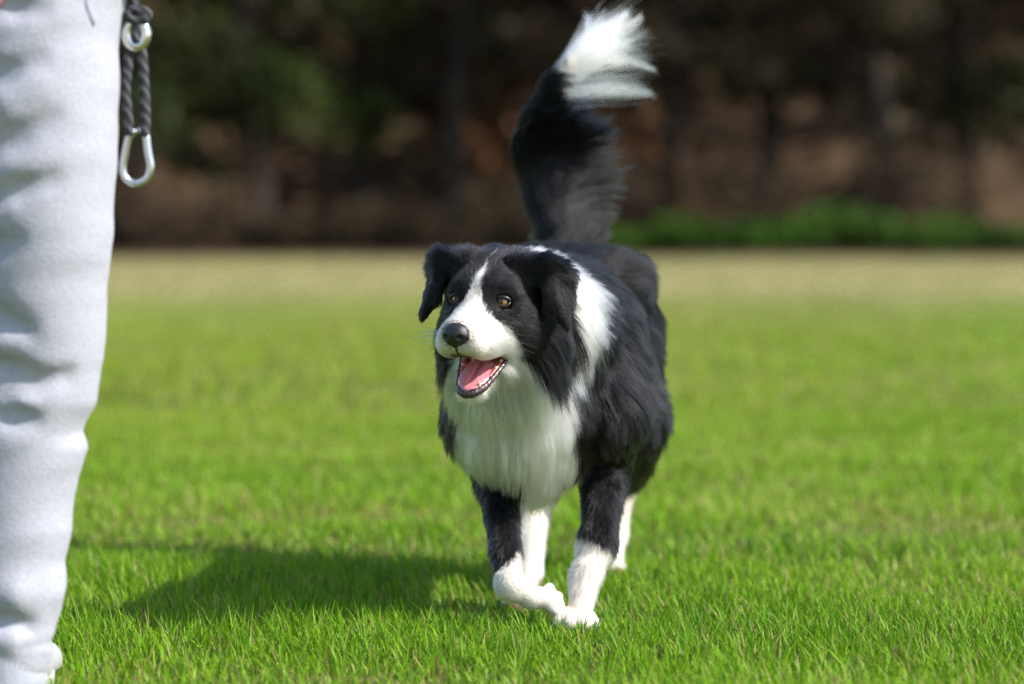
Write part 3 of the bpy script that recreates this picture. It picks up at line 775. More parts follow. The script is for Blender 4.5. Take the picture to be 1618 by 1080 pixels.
def sample(V, Q, N, n, wt, rng):
    T = np.concatenate([Q[:, [0, 1, 2]], Q[:, [0, 2, 3]]])
    A = np.linalg.norm(np.cross(V[T[:, 1]] - V[T[:, 0]], V[T[:, 2]] - V[T[:, 0]]), axis=1) * wt[T].mean(1)
    k = rng.choice(len(T), n, p=A / A.sum())
    u = np.sqrt(rng.uniform(size=n)); v = rng.uniform(size=n)
    b = np.stack([1 - u, u * (1 - v), u * v], 1)
    return (V[T[k]] * b[..., None]).sum(1), nrm((N[T[k]] * b[..., None]).sum(1))
wv1, wv2, wv3 = sines(21, 60.0), sines(22, 60.0), sines(23, 60.0)
wb1, wb2, wb3 = sines(31, 300.0), sines(32, 300.0), sines(33, 300.0)
wm1, wm2, wm3 = sines(91, 170.0), sines(92, 170.0), sines(93, 170.0)
def grow(P, N, flow, ln, lift, droop, K, wave=0.15, rng=RNG):
    tan = flow - N * (flow * N).sum(1, keepdims=True) * 0.9
    tan = nrm(nrm(tan) + N * 0.10)
    d = nrm(N * lift[:, None] + tan * (1 - lift[:, None]) + rng.normal(size=P.shape) * 0.06)
    W0 = np.stack([wv1(P), wv2(P), wv3(P)], 1) * wave + np.stack([wb1(P), wb2(P), wb3(P)], 1) * wave * 0.5 + np.stack([wm1(P), wm2(P), wm3(P)], 1) * wave * 0.9
    pts = [P - N * 0.001]
    p = pts[0]; seg = (ln / (K - 1))[:, None]
    for j in range(1, K):
        p = p + d * seg; pts.append(p)
        pull = tan - d
        d = nrm(d + pull * 0.30 + W0 * 0.22 + np.array([0, 0, -1.0]) * (droop * 1.0)[:, None] + rng.normal(size=P.shape) * 0.03)
    return np.stack(pts, 1)
def clump(S_, roots, cl, spacing, rng, power=1.4, tuft=0.07):
    n, K, _ = S_.shape
    m = max(8, int(n / spacing))
    ci = rng.choice(n, m, replace=False)
    kd = kdtree.KDTree(m)
    for i, q in enumerate(roots[ci]): kd.insert(q, i)
    kd.balance()
    own = np.fromiter((kd.find(q)[1] for q in roots), np.int64, n)
    C = S_[ci][own]; off = (roots - roots[ci][own])[:, None, :]
    t = np.linspace(0, 1, K)[None, :, None]
    target = C + off * (1 - 0.85 * t)
    f = (cl[:, None, None] * rng.uniform(0.55, 1.1, (n, 1, 1)) * t ** power)
    L_ = np.linalg.norm(S_[:, -1] - S_[:, 0], axis=1)
    bendv = rng.normal(size=(m, 3))[own] * (L_ * tuft * cl)[:, None]
    target = target + bendv[:, None, :] * t ** 1.5; S_ = S_ + bendv[:, None, :] * 0.6 * t ** 1.5
    return S_ * (1 - f) + target * f, own
def make_hair(name, S_, col, rad, parent, mat=None, taper=0.25):
    n, K, _ = S_.shape
    cu = bpy.data.hair_curves.new(name); cu.add_curves([K] * n)
    cu.points.foreach_set('position', S_.astype(np.float32).ravel())
    r = (np.asarray(rad).reshape(-1, 1) * np.interp(np.linspace(0, 1, K), [0, 0.5, 1], [1, 0.85, taper])[None]).astype(np.float32)
    ra = cu.attributes.get('radius') or cu.attributes.new('radius', 'FLOAT', 'POINT')
    ra.data.foreach_set('value', r.ravel())
    ca = cu.attributes.new('tint', 'FLOAT_COLOR', 'POINT')
    c4 = np.ones((n, K, 4), np.float32)
    c4[..., :3] = col if col.ndim == 3 else col[:, None, :]
    ca.data.foreach_set('color', c4.ravel())
    cu.materials.append(mat or HAIR)
    return link(name, cu, parent)
def coat_colour(w, n, rng, h=None):
    blk = np.array([0.008, 0.0075, 0.0085]) * rng.uniform(0.2, 2.6, (n, 1))
    wht = np.array([0.945, 0.905, 0.82]) * rng.uniform(0.78, 1.03, (n, 1))
    c = np.where((w > 0)[:, None], np.clip(wht, 0, 0.975), blk)
    return c
def fur_part(name, n, mask, K, spacing, rad, seed, parent, lenmul=1.0, wave=0.15):
    rng = np.random.default_rng(seed)
    P, N = sample(DV, DQ, DN, n, mask.astype(float), rng)
    fl, ln, li, cl = guide_at(P)
    ln = ln * lenmul * rng.uniform(0.65, 1.2, n)
    w = white(P, N)
    # the pale hairs near the border mingle with black ones
    w = w + rng.normal(size=n) * 0.13
    droop = np.clip((ln - 0.02) * 2.2, 0, 0.12)
    St = grow(P, N, fl, ln, li, droop, K, wave, rng)
    cl = np.where(rng.uniform(size=n) < 0.15, cl * 0.2, cl)      # loose hairs between the locks
    St, own = clump(St, P, cl, spacing, rng)
    tone = rng.uniform(0.35, 1.9, n)[own]
    c = coat_colour(w, n, rng)
    c = np.where((w > 0)[:, None], c * (0.72 + 0.28 * np.clip(tone / 1.2, 0, 1))[:, None], c * tone[:, None])
    return make_hair(name, St, c, np.full(n, rad) * rng.uniform(0.7, 1.25, n), parent)
_h, _head, _tail = region(DV)
_eye = np.minimum(*[np.linalg.norm(DV - EYES[s_], axis=1) for s_ in (-1, 1)])
_bare = mouth_zone(DV) | (_eye < 0.0125) | (DV[:, 2] < 0.008) | ((_h[:, 0] > 5.9) & ((_h[:, 1] / 1.8) ** 2 + ((_h[:, 2] + 2.85) / 1.4) ** 2 < 1))
_shape = (_h[:, 0] > -7.6) & (_h[:, 2] > -13.2) & (DV[:, 1] < 4.02) & (DV[:, 2] > 0.27)
_headm = _shape & ~_bare & ~_tail
_bodym = ~_shape & ~_bare & ~_tail
fur_part('head_fur', 110000, _headm, 6, 16, 0.00020, 41, body, lenmul=1.4)
fur_part('body_fur', 260000, _bodym & (DV[:, 2] > 0.13), 8, 34, 0.00022, 42, body, lenmul=0.85)
fur_part('leg_fur', 60000, _bodym & (DV[:, 2] <= 0.20), 5, 14, 0.00020, 43, body, lenmul=1.1)

def build_tail_fur():
    rng = np.random.default_rng(51); n = 60000
    # roots spread over the tail, feathering points away from the back and up
    P, N = sample(DV, DQ, DN, n, (_tail | ((DV[:, 1] > 4.62) & (DV[:, 2] > 0.50))).astype(float) , rng)
    T = np.array(TAIL); cum = np.concatenate([[0], np.cumsum(np.linalg.norm(np.diff(T, axis=0), axis=1))])
    # parameter along the tail
    best = np.full(n, 9.0); par = np.zeros(n)
    for i in range(len(T) - 1):
        d, t = seg_dist(P, T[i], T[i + 1]); s_ = cum[i] + t * (cum[i + 1] - cum[i])
        m = d < best; best[m] = d[m]; par[m] = s_[m]
    q = par / cum[-1]
    tx = np.stack([np.interp(par, cum, T[:, k]) for k in range(3)], 1)
    tn = np.stack([np.interp(np.clip(par + 0.02, 0, cum[-1]), cum, T[:, k]) - np.interp(np.clip(par - 0.02, 0, cum[-1]), cum, T[:, k]) for k in range(3)], 1)
    tn = nrm(tn)
    out = nrm(np.array([1.0, 0.25, 0.0]))                     # feather side
    side = (N * out).sum(1)
    white_ = (white(P, N) + rng.normal(size=n) * 0.40 > 0) & (P[:, 2] > 0.69)
    fan = rng.uniform(0, 1, n)
    fl = tn * 0.75 + out * np.clip(0.6 + 0.6 * side, 0, 1.2)[:, None]
    # the white plume fans from straight up to sideways
    angw = math.radians(68) - fan * math.radians(60)
    flw = np.stack([np.cos(angw), rng.normal(size=n) * 0.15, np.sin(angw)], 1)
    fl = np.where(white_[:, None], flw, fl); fl = nrm(fl)
    ln = np.interp(q, [0, 0.15, 0.4, 0.8, 1.0], [0.040, 0.065, 0.10, 0.11, 0.12]) * np.where(side > -0.2, 1.0, 0.5) * (0.5 + 0.75 * rng.uniform(size=n) ** 1.6) * np.clip(1 + 0.2 * wv2(P * 0.9), 0.75, 1.25)
    ln = np.where(white_, 0.155 * (0.84 + 0.16 * np.sin(fan * 9.0)) * rng.uniform(0.8, 1.1, n), ln)
    ln = np.where((~white_) & (P[:, 2] > 0.69), ln * 0.5, ln)
    lift = np.where(white_, 0.1, 0.25)
    K = 12
    d = nrm(N * lift[:, None] + fl * (1 - lift[:, None]) + rng.normal(size=P.shape) * 0.03)
    W0 = np.stack([wv1(P * 0.4), wv2(P * 0.4), wv3(P * 0.4)], 1) * 0.10
    pts = [P]; p = P
    # black feathers curve over and hang, white ones sweep up
    for j in range(1, K):
        p = p + d * (ln / (K - 1))[:, None]; pts.append(p)
        g = np.where(white_[:, None], np.array([-0.02, 0, 0.045]), np.array([0.05, 0.01, -0.05]) )
        d = nrm(d + (fl - d) * 0.25 + g + W0 + rng.normal(size=P.shape) * 0.02)
    St = np.stack(pts, 1)
    keep = ~white_ | (rng.uniform(size=n) < 0.26); St, P, white_ = St[keep], P[keep], white_[keep]; n = len(P)
    Sa = St.copy()
    for msk, clf, sp, pw in ((white_, 1.0, 120, 0.45), (~white_, 0.8, 45, 0.9)):
        St[msk], _o = clump(Sa[msk], P[msk], np.full(msk.sum(), clf) * np.where(rng.uniform(size=msk.sum()) < 0.06, 0.3, 1), sp, rng, pw, tuft=0.08)
    c = coat_colour(np.where(white_, 1, -1), n, rng); c = np.where(white_[:, None], c, c * 0.5)
    make_hair('tail_fur', St, c, np.where(white_, 0.00026, 0.00034) * rng.uniform(0.7, 1.2, n), body)
build_tail_fur()

def build_face():
    # eyes
    amber = simple('amber_iris', (0.38, 0.145, 0.02), 0.25, noise=(0.20, 0.07, 0.01), scale=900, coat=1.0)
    pupilm = simple('pupil', (0.002, 0.002, 0.002), 0.1, coat=1.0)
    look = nrm(np.array([-0.26, -1, 0.10]))
    a = nrm(np.cross(look, (0, 0, 1))); b2 = np.cross(a, look)
    lid = simple('eyelid', (0.012, 0.010, 0.010), 0.35)
    white_m = simple('eye_white', (0.10, 0.045, 0.03), 0.12, spec=0.6)
    for s_ in (-1, 1):
        c = EYES[s_] + hf * 0.0012
        V, Fq = sphere(c, 0.0105)
        ball = np_mesh('eye', V, Fq, white_m, dog)
        def cap(r0, r1, R_, n=28, m=5):
            V = []; lp = []; sz = []
            for i in range(m + 1):
                r_ = r0 + (r1 - r0) * i / m
                for k in range(n):
                    t_ = 2 * math.pi * k / n
                    V.append(c + (a * math.cos(t_) + b2 * math.sin(t_)) * r_ + look * math.sqrt(R_ * R_ - r_ * r_))
            for i in range(m):
                for k in range(n):
                    lp += [i * n + k, (i + 1) * n + k, (i + 1) * n + (k + 1) % n, i * n + (k + 1) % n]; sz.append(4)
            return np.array(V), lp, sz
        V, L, Sz = cap(0.0037, 0.0078, 0.0111); np_mesh('iris', V, L, amber, ball, sizes=Sz)
        V, L, Sz = cap(0.00005, 0.0041, 0.01118); np_mesh('pupil', V, L, pupilm, ball, sizes=Sz)
        # lid rims: an upper and a lower arc
        for up, rr in ((1, 0.0027), (-1, 0.0021)):
            path = []
            for k in range(13):
                t_ = math.pi * (k / 12.0)
                x_ = math.cos(t_) * 0.0112; y_ = math.sin(t_) * (0.0060 if up > 0 else 0.0072) * up + 0.0002
                base = c + a * x_ + b2 * y_
                z_ = math.sqrt(max(0.0120 ** 2 - x_ * x_ - y_ * y_, 1e-8))
                path.append(base + look * z_)
            V, L, Sz = tube(path, [rr * 0.7] + [rr] * 11 + [rr * 0.7], 8)
            np_mesh('eyelid', V, L, lid, ball, sizes=Sz)
    # nose pad
    fx = axis([(-0.03, 0.03, 0.0012)])
    Nf = Field(fx, fx, fx, 0.02)
    # built in a local frame: x forward, y left, z up
    Nf.ell((0.0, 0, 0), (0.0135, 0.0195, 0.0135), 0.004); Nf.ell((-0.008, 0, -0.002), (0.012, 0.018, 0.014), 0.003); Nf.ell((-0.005, 0, 0.007), (0.013, 0.0160, 0.009), 0.005)
    Nf.ell((0.001, 0, -0.012), (0.007, 0.006, 0.006), 0.004)
    for s_ in (-1, 1):
        Nf.ell((0.0115, 0.0105 * s_, -0.002), (0.005, 0.0042, 0.0036), 0.002, 'sub')
        Nf.cone((0.004, 0.0165 * s_, -0.005), (-0.001, 0.021 * s_, -0.006), 0.0022, 0.0014, 0.002, 'sub')
    Nf.cone((0.014, 0, 0.001), (0.011, 0, -0.014), 0.001, 0.0012, 0.002, 'sub')
    V, Q = Nf.mesh(1)
    V = H(7.05, 0, -2.85) + (V * 0.93) @ HM
    nm = simple('nose_leather', (0.014, 0.013, 0.016), 0.32, spec=0.6, bump=0.0006, scale=900)
    np_mesh('nose', V, Q, nm, dog)
    # tongue
    ax = axis([(-0.06, 0.09, 0.0018)]); ay = axis([(-0.03, 0.03, 0.0016)]); az = axis([(-0.12, -0.04, 0.0016)])
    Tf = Field(ax, ay, az, 0.02)
    pth = [(-0.045, 0, -0.078), (-0.02, 0, -0.083), (0.0, 0, -0.090), (0.018, 0, -0.098), (0.028, 0, -0.104)]
    rr = [0.018, 0.020, 0.0195, 0.0175, 0.013]
    Tf.chain(pth, rr, 0.008, flat=((0.25, 0, 1), 0.34))
    Tf.cone((-0.03, 0, -0.071), (0.03, 0, -0.096), 0.003, 0.002, 0.006, 'sub')
    V, Q = Tf.mesh(2); V = HE + V @ HM
    tm = simple('tongue_flesh', (0.62, 0.17, 0.21), 0.28, noise=(0.74, 0.27, 0.31), scale=220, bump=0.0009, sss=0.15, coat=0.3)
    np_mesh('tongue', V, Q, tm, dog)
    # gums and teeth
    gum = simple('gum', (0.50, 0.10, 0.10), 0.3, coat=0.4)
    lipm = simple('dark_lip', (0.022, 0.017, 0.020), 0.25, noise=(0.10, 0.05, 0.055), scale=300, bump=0.0014, coat=0.35)
    toothm = simple('tooth_enamel', (0.70, 0.58, 0.36), 0.25, coat=0.4)
    # lower lip: runs from corner to corner round the jaw tip
    pts = []
    for s_, seq in ((-1, range(0, 8)), (1, range(8, -1, -1))):
        for k in seq:
            t = k / 8.0
            pts.append(H(-3.9 + 7.3 * t, s_ * (3.3 - 1.9 * t ** 1.6) * (0.9 if k == 8 else 1), -6.1 - 4.9 * t ** 0.9))
    pts = pts[:8] + [H(3.8, -0.7, -11.1), H(3.9, 0.65, -11.1)] + pts[9:]
    P_ = np.array(pts); 
    fine = []
    for i in range(len(P_) - 1):
        for t in np.linspace(0, 1, 5)[:-1]: fine.append(P_[i] * (1 - t) + P_[i + 1] * t)
    fine.append(P_[-1]); fine = np.array(fine)
    for _ in range(3): fine[1:-1] = (fine[:-2] + fine[1:-1] * 2 + fine[2:]) / 4
    rad = [0.0034 + 0.0028 * math.exp(-((i / (len(fine) - 1) - 0.5) * 7) ** 2) + 0.0004 * math.sin(i * 2.1) + 0.0003 * math.sin(i * 3.7) for i in range(len(fine))]
    V, L, Sz = tube(fine, rad, 10); np_mesh('lower_lip', V, L, lipm, dog, sizes=Sz)
    inner = fine[6:-6] * 1.0; ctr = H(0, 0, -8)
    inner = inner + nrm(ctr - inner) * 0.0042
    V, L, Sz = tube(inner, [0.0036] * len(inner), 8); np_mesh('lower_gum', V, L, gum, dog, sizes=Sz)
    # upper lip, dark rim
    up = []
    for k in range(0, 10):
        t = k / 9.0; up.append(H(-3.9 + 9.2 * t, 3.0 - 1.7 * t ** 1.8, -6.2 - 0.1 * math.sin(t * 3.14) + 0.3 * t))
    upp = [p for p in up]
    mir = [H(*(np.array([toH(p)[0], -toH(p)[1], toH(p)[2]]))) for p in up]
    arc = upp + [H(5.6, 0.6, -5.85), H(5.7, 0, -5.8), H(5.6, -0.6, -5.85)] + mir[::-1]
    V, L, Sz = tube(np.array(arc), [0.0022] * len(arc), 8); np_mesh('upper_lip', V, L, lipm, dog, sizes=Sz)
    def tooth(p, d, ln, r):
        p = np.asarray(p); d = nrm(d)
        V, L, Sz = tube([p - d * 0.003, p + d * ln * 0.35, p + d * ln * 0.75, p + d * ln], [r, r * 0.95, r * 0.55, r * 0.12], 10)
        np_mesh('tooth', V, L, toothm, dog, sizes=Sz)
    for s_ in (-1, 1):
        tooth(H(2.9, 1.3 * s_, -10.75), hu * 1 + hf * 0.25 + hl * 0.12 * s_, 0.013, 0.0027)
        tooth(H(4.1, 1.5 * s_, -5.7), -hu + hf * 0.1, 0.007, 0.003)
        for k in range(3):
            t = 0.50 - 0.14 * k
            tooth(H(-3.9 + 7.3 * t, s_ * (2.95 - 2.0 * t ** 1.6), -6.1 - 4.9 * t ** 0.9 + 0.25), hu, 0.0035, 0.003)
        for k in range(2):
            tooth(H(2.4 - 1.7 * k, s_ * (2.0 + 0.28 * k), -5.75), -hu, 0.005, 0.0034)
    for k in range(6):
        l_ = -0.75 + 0.3 * k
        tooth(H(3.55 - 0.25 * abs(l_), l_, -10.85), hu + hf * 0.2, 0.005, 0.0015)
    # whiskers
    rng = np.random.default_rng(61); St = []
    for s_ in (-1, 1):
        for k in range(15):
            p = H(rng.uniform(2.4, 5.0), s_ * 3.2, rng.uniform(-4.4, -3.0)); d = nrm(hl * s_ + hf * rng.uniform(-0.1, 0.5) + hu * rng.uniform(-0.7, 0.25))
            L_ = rng.uniform(0.035, 0.065); pts = []
            for j in range(8):
                pts.append(p.copy()); p = p + d * L_ / 7; d = nrm(d - hf * 0.08 - hu * 0.06)
            St.append(pts)
    for k in range(26):
        p = H(rng.uniform(-1.5, 2.2), rng.uniform(-1.3, 1.3), -12.6); d = nrm(-hu + hf * rng.uniform(-0.3, 0.4) + hl * rng.uniform(-0.3, 0.3)); pts = []
        for j in range(8): pts.append(p.copy()); p = p + d * 0.004
        St.append(pts)
    St = np.array(St); make_hair('whiskers', St, np.tile([[0.9, 0.88, 0.85]], (len(St), 1)), np.full(len(St), 0.00026), dog)
    clawm = simple('claw', (0.16, 0.11, 0.085), 0.35)
    for dx, dy in ((-0.019, 0.004), (-0.0075, -0.009), (0.0075, -0.009), (0.019, 0.004)):
        p = np.array([0.084 + dx, 3.988 + dy - 0.009, 0.011])
        V, L, Sz = tube([p, p + np.array([0, -0.005, -0.001]), p + np.array([0, -0.009, -0.006])], [0.0025, 0.002, 0.0005], 7)
        np_mesh('claw', V, L, clawm, dog, sizes=Sz)
build_face()

# ================================================================== THE PERSON (only the leg is in the picture)
PY = 3.45
def px3(x, y, Y=PY): return at(x, y, Y)
def build_person():
    person = empty('person', (-0.62, PY, 0.0), 'person in pale grey sweatpants and a pink top standing at the left edge', 'person')
    xs = axis([(-0.96, -0.40, 0.006)]); ys = axis([(3.22, 3.68, 0.007)]); zs = axis([(0.03, 0.98, 0.006)])
    Fd = Field(xs, ys, zs)
    out = [(200, 0), (190, 60), (189, 130), (187, 220), (182, 350), (166, 480), (161, 570), (146, 640), (128, 682), (136, 708), (120, 760), (112, 800), (111, 840), (98, 890), (101, 930), (88, 985), (80, 1022)]
    prof = [(px3(x, y)[0], px3(x, y)[2]) for x, y in out]
    def right_edge(z): return np.interp(-z, [-q[1] for q in prof], [q[0] for q in prof])
    rad = lambda z: np.interp(z, [0.05, 0.1, 0.2, 0.3, 0.45, 0.6, 0.8], [0.05, 0.058, 0.064, 0.07, 0.076, 0.09, 0.10])
    zl = np.linspace(0.055, 0.80, 80)
    c1 = [(right_edge(z) - rad(z), PY + 0.015 * math.sin(z * 7), z) for z in zl]
    for i in range(len(c1) - 1): Fd.cone(c1[i], c1[i + 1], rad(zl[i]), rad(zl[i + 1]), 0.006)
    c2 = [(-1.37 - c[0] + 0.0, PY + 0.05 + 0.02 * math.sin(z * 6 + 1), z) for c, z in zip(c1, zl)]
    for i in range(len(c2) - 1): Fd.cone(c2[i], c2[i + 1], rad(zl[i]), rad(zl[i + 1]), 0.006)
    Fd.ell((-0.685, PY + 0.02, 0.85), (0.175, 0.12, 0.12), 0.05)
    # folds: grooves and rolls in the cloth
    def groove(a, b, r, dep, op='sub'):
        A, B = px3(*a), px3(*b)
        A[1] = B[1] = PY - 0.0
        for P_ in (A, B):
            z = P_[2]; cx = right_edge(z) - rad(z); q = np.clip((P_[0] - cx) / rad(z), -0.97, 0.97)
            P_[1] = PY + 0.015 * math.sin(z * 7) - rad(z) * math.sqrt(1 - q * q) - (r - dep if op == 'sub' else dep - r)
        M_ = (A + B) / 2
        z = M_[2]; cx = right_edge(z) - rad(z); q = np.clip((M_[0] - cx) / rad(z), -0.97, 0.97)
        M_[1] = PY + 0.015 * math.sin(z * 7) - rad(z) * math.sqrt(1 - q * q) - (r - dep if op == 'sub' else dep - r)
        r = r * (0.85 if op == 'add' else 0.8)
        Fd.cone(A, M_, r * 0.7, r, 0.016, op); Fd.cone(M_, B, r, r * 0.6, 0.016, op)
    for a, b, r, dep in (((-30, 150), (85, 100), .012, .007), ((-20, 260), (110, 190), .012, .006), ((0, 320), (105, 285), .011, .005),
                         ((-30, 470), (60, 520), .014, .008), ((20, 615), (120, 590), .011, .006),
                         ((-20, 560), (60, 585), .012, .007), ((0, 650), (70, 660), .010, .005), ((-40, 960), (60, 985), .012, .009),
                         ((10, 20), (90, 25), .010, .004), ((-30, 400), (40, 380), .014, .008)):
        groove(a, b, r, dep)
    for a, b, r, dep in (((-20, 205), (90, 140), .012, .004), ((-20, 530), (50, 545), .012, .004), 
                         ((-20, 925), (90, 940), .014, .006), ((-20, 1005), (75, 1008), .010, .004)):
        groove(a, b, r, dep, 'add')
    V, Q = Fd.mesh(2); N = vnormals(V, Q)
    # the cloth follows the drawn outline of the outer side
    m = (V[:, 0] > -0.685) & (V[:, 2] < 0.82)
    zb = np.clip(((V[:, 2]) / 0.008).astype(int), 0, 110); mx_ = np.full(112, -1.0)
    np.maximum.at(mx_, zb[m], V[m, 0])
    zc = (np.arange(112) + 0.5) * 0.008; ok = mx_ > -0.9
    act = np.interp(V[:, 2], zc[ok], mx_[ok]); cx = right_edge(V[:, 2]) - rad(V[:, 2])
    sc = (right_edge(V[:, 2]) - cx) / np.maximum(act - cx, 0.01)
    sc = np.where(V[:, 2] > 0.062, np.clip(sc, 0.85, 1.15), 1.0)
    V[:, 0] = np.where(m & (V[:, 0] > cx), cx + (V[:, 0] - cx) * sc, V[:, 0])
    w1, w2 = sines(71, 38.0), sines(72, 90.0)
    st = V * np.array([0.6, 0.6, 1.6])
    V = V + N * (0.0011 * w1(st) + 0.0007 * w2(st))[:, None]
    cloth = simple('sweatpant_cloth', (0.35, 0.355, 0.415), 0.95, noise=(0.45, 0.455, 0.52), scale=330, bump=0.0009, sheen=0.1, spec=0.15)
    rib = simple('rib_cloth', (0.42, 0.435, 0.51), 0.95, bump=0.001, scale=200, spec=0.15)
    pants = np_mesh('pants', V, Q, cloth, person)
    # side seam and pocket edge
    seam = simple('seam_thread', (0.28, 0.30, 0.42), 0.9)
    def on_leg(x, y, lift=0.001):
        p = px3(x, y); z = p[2]; cx = right_edge(z) - rad(z); q = np.clip((p[0] - cx) / rad(z), -0.98, 0.98)
        p[1] = PY + 0.015 * math.sin(z * 7) - rad(z) * math.sqrt(1 - q * q) - lift; return p
    pk = [on_leg(x, y) for x, y in ((152, 2), (154, 18), (158, 32), (163, 46))]
    v, l, s = tube(pk, [0.0014] * 4, 6); np_mesh('pocket_seam', v, l, seam, pants, sizes=s)
    # ankle cuffs
    def revolve(path, radii, mat, name, par, n=32, ripple=0.0):
        V = []; Fq = []
        for i, (c, r) in enumerate(zip(path, radii)):
            for k in range(n):
                t = 2 * math.pi * k / n; rr = r * (1 + ripple * (k % 2))
                V.append((c[0] + rr * math.cos(t), c[1] + rr * math.sin(t) * 1.08, c[2]))
        for i in range(len(path) - 1):
            for k in range(n): Fq.append([i * n + k, i * n + (k + 1) % n, (i + 1) * n + (k + 1) % n, (i + 1) * n + k])
        return np_mesh(name, V, Fq, mat, par)
    shoe_m = simple('shoe_fabric', (0.40, 0.40, 0.42), 0.7, noise=(0.33, 0.33, 0.35), scale=60)
    sole_m = simple('shoe_sole', (0.75, 0.75, 0.74), 0.5)
    skinm = simple('skin', (0.52, 0.30, 0.21), 0.5, sss=0.05)
    for c in (c1, c2):
        x0, y0 = c[0][0], c[0][1]
        x0 = px3(22, 1050)[0] - 0.01 if c is c1 else x0
        revolve([(x0, y0, z) for z in (0.004, 0.01, 0.03, 0.055, 0.075)], [0.041, 0.044, 0.0445, 0.0455, 0.046], rib, 'cuff', pants, 96, 0.035)
        sf = Field(axis([(x0 - 0.07, x0 + 0.07, 0.004)]), axis([(y0 - 0.10, y0 + 0.24, 0.005)]), axis([(-0.01, 0.10, 0.004)]))
        sf.chain([(x0, y0 - 0.01, 0.026), (x0 + 0.008, y0 + 0.08, 0.028), (x0 + 0.016, y0 + 0.165, 0.022)], [0.027, 0.028, 0.024], 0.02)
        sf.cone((x0, y0, 0.06), (x0, y0, 0.03), 0.032, 0.035, 0.02)
        v, q = sf.mesh(2); v[:, 2] = np.maximum(v[:, 2], 0.012)
        sh = np_mesh('shoe', v, q, shoe_m, person)
        v2 = []; outl = []
        for k in range(40):
            t = 2 * math.pi * k / 40; outl.append((x0 + 0.006 + 0.033 * math.cos(t), y0 + 0.075 + 0.125 * math.sin(t)))
        v2 = [(a, b, z) for z in (0.001, 0.016) for a, b in outl] + [(x0, y0 + 0.06, 0.001), (x0, y0 + 0.06, 0.016)]
        lp, sz = [], []
        for k in range(40):
            k2 = (k + 1) % 40; lp += [k, k2, 40 + k2, 40 + k]; sz.append(4); lp += [80, k2, k]; sz.append(3); lp += [81, 40 + k, 40 + k2]; sz.append(3)
        np_mesh('sole', v2, lp, sole_m, sh, sizes=sz, smooth=False)
    # top, arms and head (above the frame)
    Sf = Field(axis([(-1.02, -0.34, 0.009)]), axis([(3.25, 3.70, 0.009)]), axis([(0.75, 1.45, 0.009)]))
    Sf.ell((-0.685, PY + 0.02, 0.90), (0.185, 0.135, 0.13), 0.03); Sf.ell((-0.685, PY + 0.02, 1.08), (0.165, 0.12, 0.22), 0.06); Sf.ell((-0.685, PY + 0.02, 1.25), (0.185, 0.11, 0.13), 0.06)
    hand = np.array([px3(213, -70)[0], PY - 0.01, px3(213, -70)[2]])
    for s_, hp in ((1, hand + np.array([-0.01, 0.03, 0.11])), (-1, np.array([-0.93, PY, 0.86]))):
        Sf.chain([(-0.685 + 0.17 * s_, PY + 0.02, 1.30), (-0.685 + 0.24 * s_, PY + 0.04, 1.07), hp], [0.06, 0.05, 0.04], 0.03)
    Sf.ell((-0.685, PY + 0.02, 0.80), (0.237, 0.155, 0.10), 0.02)
    # cut the hem
    sl = Sf.z < 0.774
    Sf.D[:, :, sl] = 0.05
    v, q = Sf.mesh(2)
    shirtm = simple('pink_cloth', (0.42, 0.19, 0.24), 0.9, noise=(0.46, 0.22, 0.27), scale=120, bump=0.0006)
    np_mesh('shirt', v, q, shirtm, person)
    Bf = Field(axis([(-0.98, -0.34, 0.007)]), axis([(3.28, 3.62, 0.007)]), axis([(0.70, 1.72, 0.007)]))
    Bf.cone((-0.685, PY + 0.02, 1.30), (-0.685, PY + 0.01, 1.48), 0.05, 0.05, 0.02)
    Bf.ell((-0.685, PY, 1.56), (0.072, 0.09, 0.11), 0.02); Bf.ell((-0.685, PY + 0.03, 1.50), (0.05, 0.06, 0.06), 0.02)
    Bf.cone((-0.685, PY + 0.088, 1.57), (-0.685, PY + 0.105, 1.535), 0.008, 0.013, 0.01)
    for s_ in (-1, 1):
        Bf.ell((-0.685 + 0.074 * s_, PY + 0.01, 1.55), (0.01, 0.02, 0.03), 0.008)
        Bf.ell((-0.685 + 0.03 * s_, PY + 0.088, 1.575), (0.014, 0.008, 0.008), 0.006, 'sub')
    Bf.chain([(-0.685, PY + 0.02, 1.34), (-0.685, PY + 0.02, 1.05), (-0.685, PY + 0.02, 0.86)], [0.07, 0.08, 0.07], 0.02)
    for s_, hp in ((1, hand + np.array([-0.01, 0.03, 0.11])), (-1, np.array([-0.93, PY, 0.90]))):
        Bf.chain([(-0.685, PY + 0.02, 1.28), (-0.685 + 0.16 * s_, PY + 0.02, 1.29), (-0.685 + 0.235 * s_, PY + 0.04, 1.07), hp], [0.05, 0.045, 0.036, 0.026], 0.02)
    # left hand closed round the leash: palm plus five curled fingers
    hx, hy, hz = hand
    Bf.cone((hx - 0.01, hy + 0.03, hz + 0.12), (hx - 0.012, hy + 0.02, hz + 0.05), 0.026, 0.024, 0.02)
    Bf.cone((hx - 0.016, hy + 0.016, hz + 0.045), (hx - 0.016, hy + 0.012, hz - 0.015), 0.023, 0.021, 0.015, flat=((1, 0, 0), 0.6))
    for k in range(4):
        y_ = hy - 0.012; z_ = hz + 0.036 - k * 0.018
        L_ = (0.9, 1.0, 0.95, 0.8)[k]
        Bf.chain([(hx - 0.02, y_, z_), (hx + 0.004, y_ - 0.022 * L_, z_ - 0.003), (hx + 0.022 * L_, y_ - 0.008, z_ - 0.006), (hx + 0.012, y_ + 0.012, z_ - 0.006)], [0.009, 0.0088, 0.008, 0.007], 0.004)
    Bf.chain([(hx - 0.012, hy + 0.01, hz + 0.05), (hx + 0.006, hy - 0.02, hz + 0.056), (hx + 0.02, hy - 0.034, hz + 0.036)], [0.011, 0.010, 0.0085], 0.004)
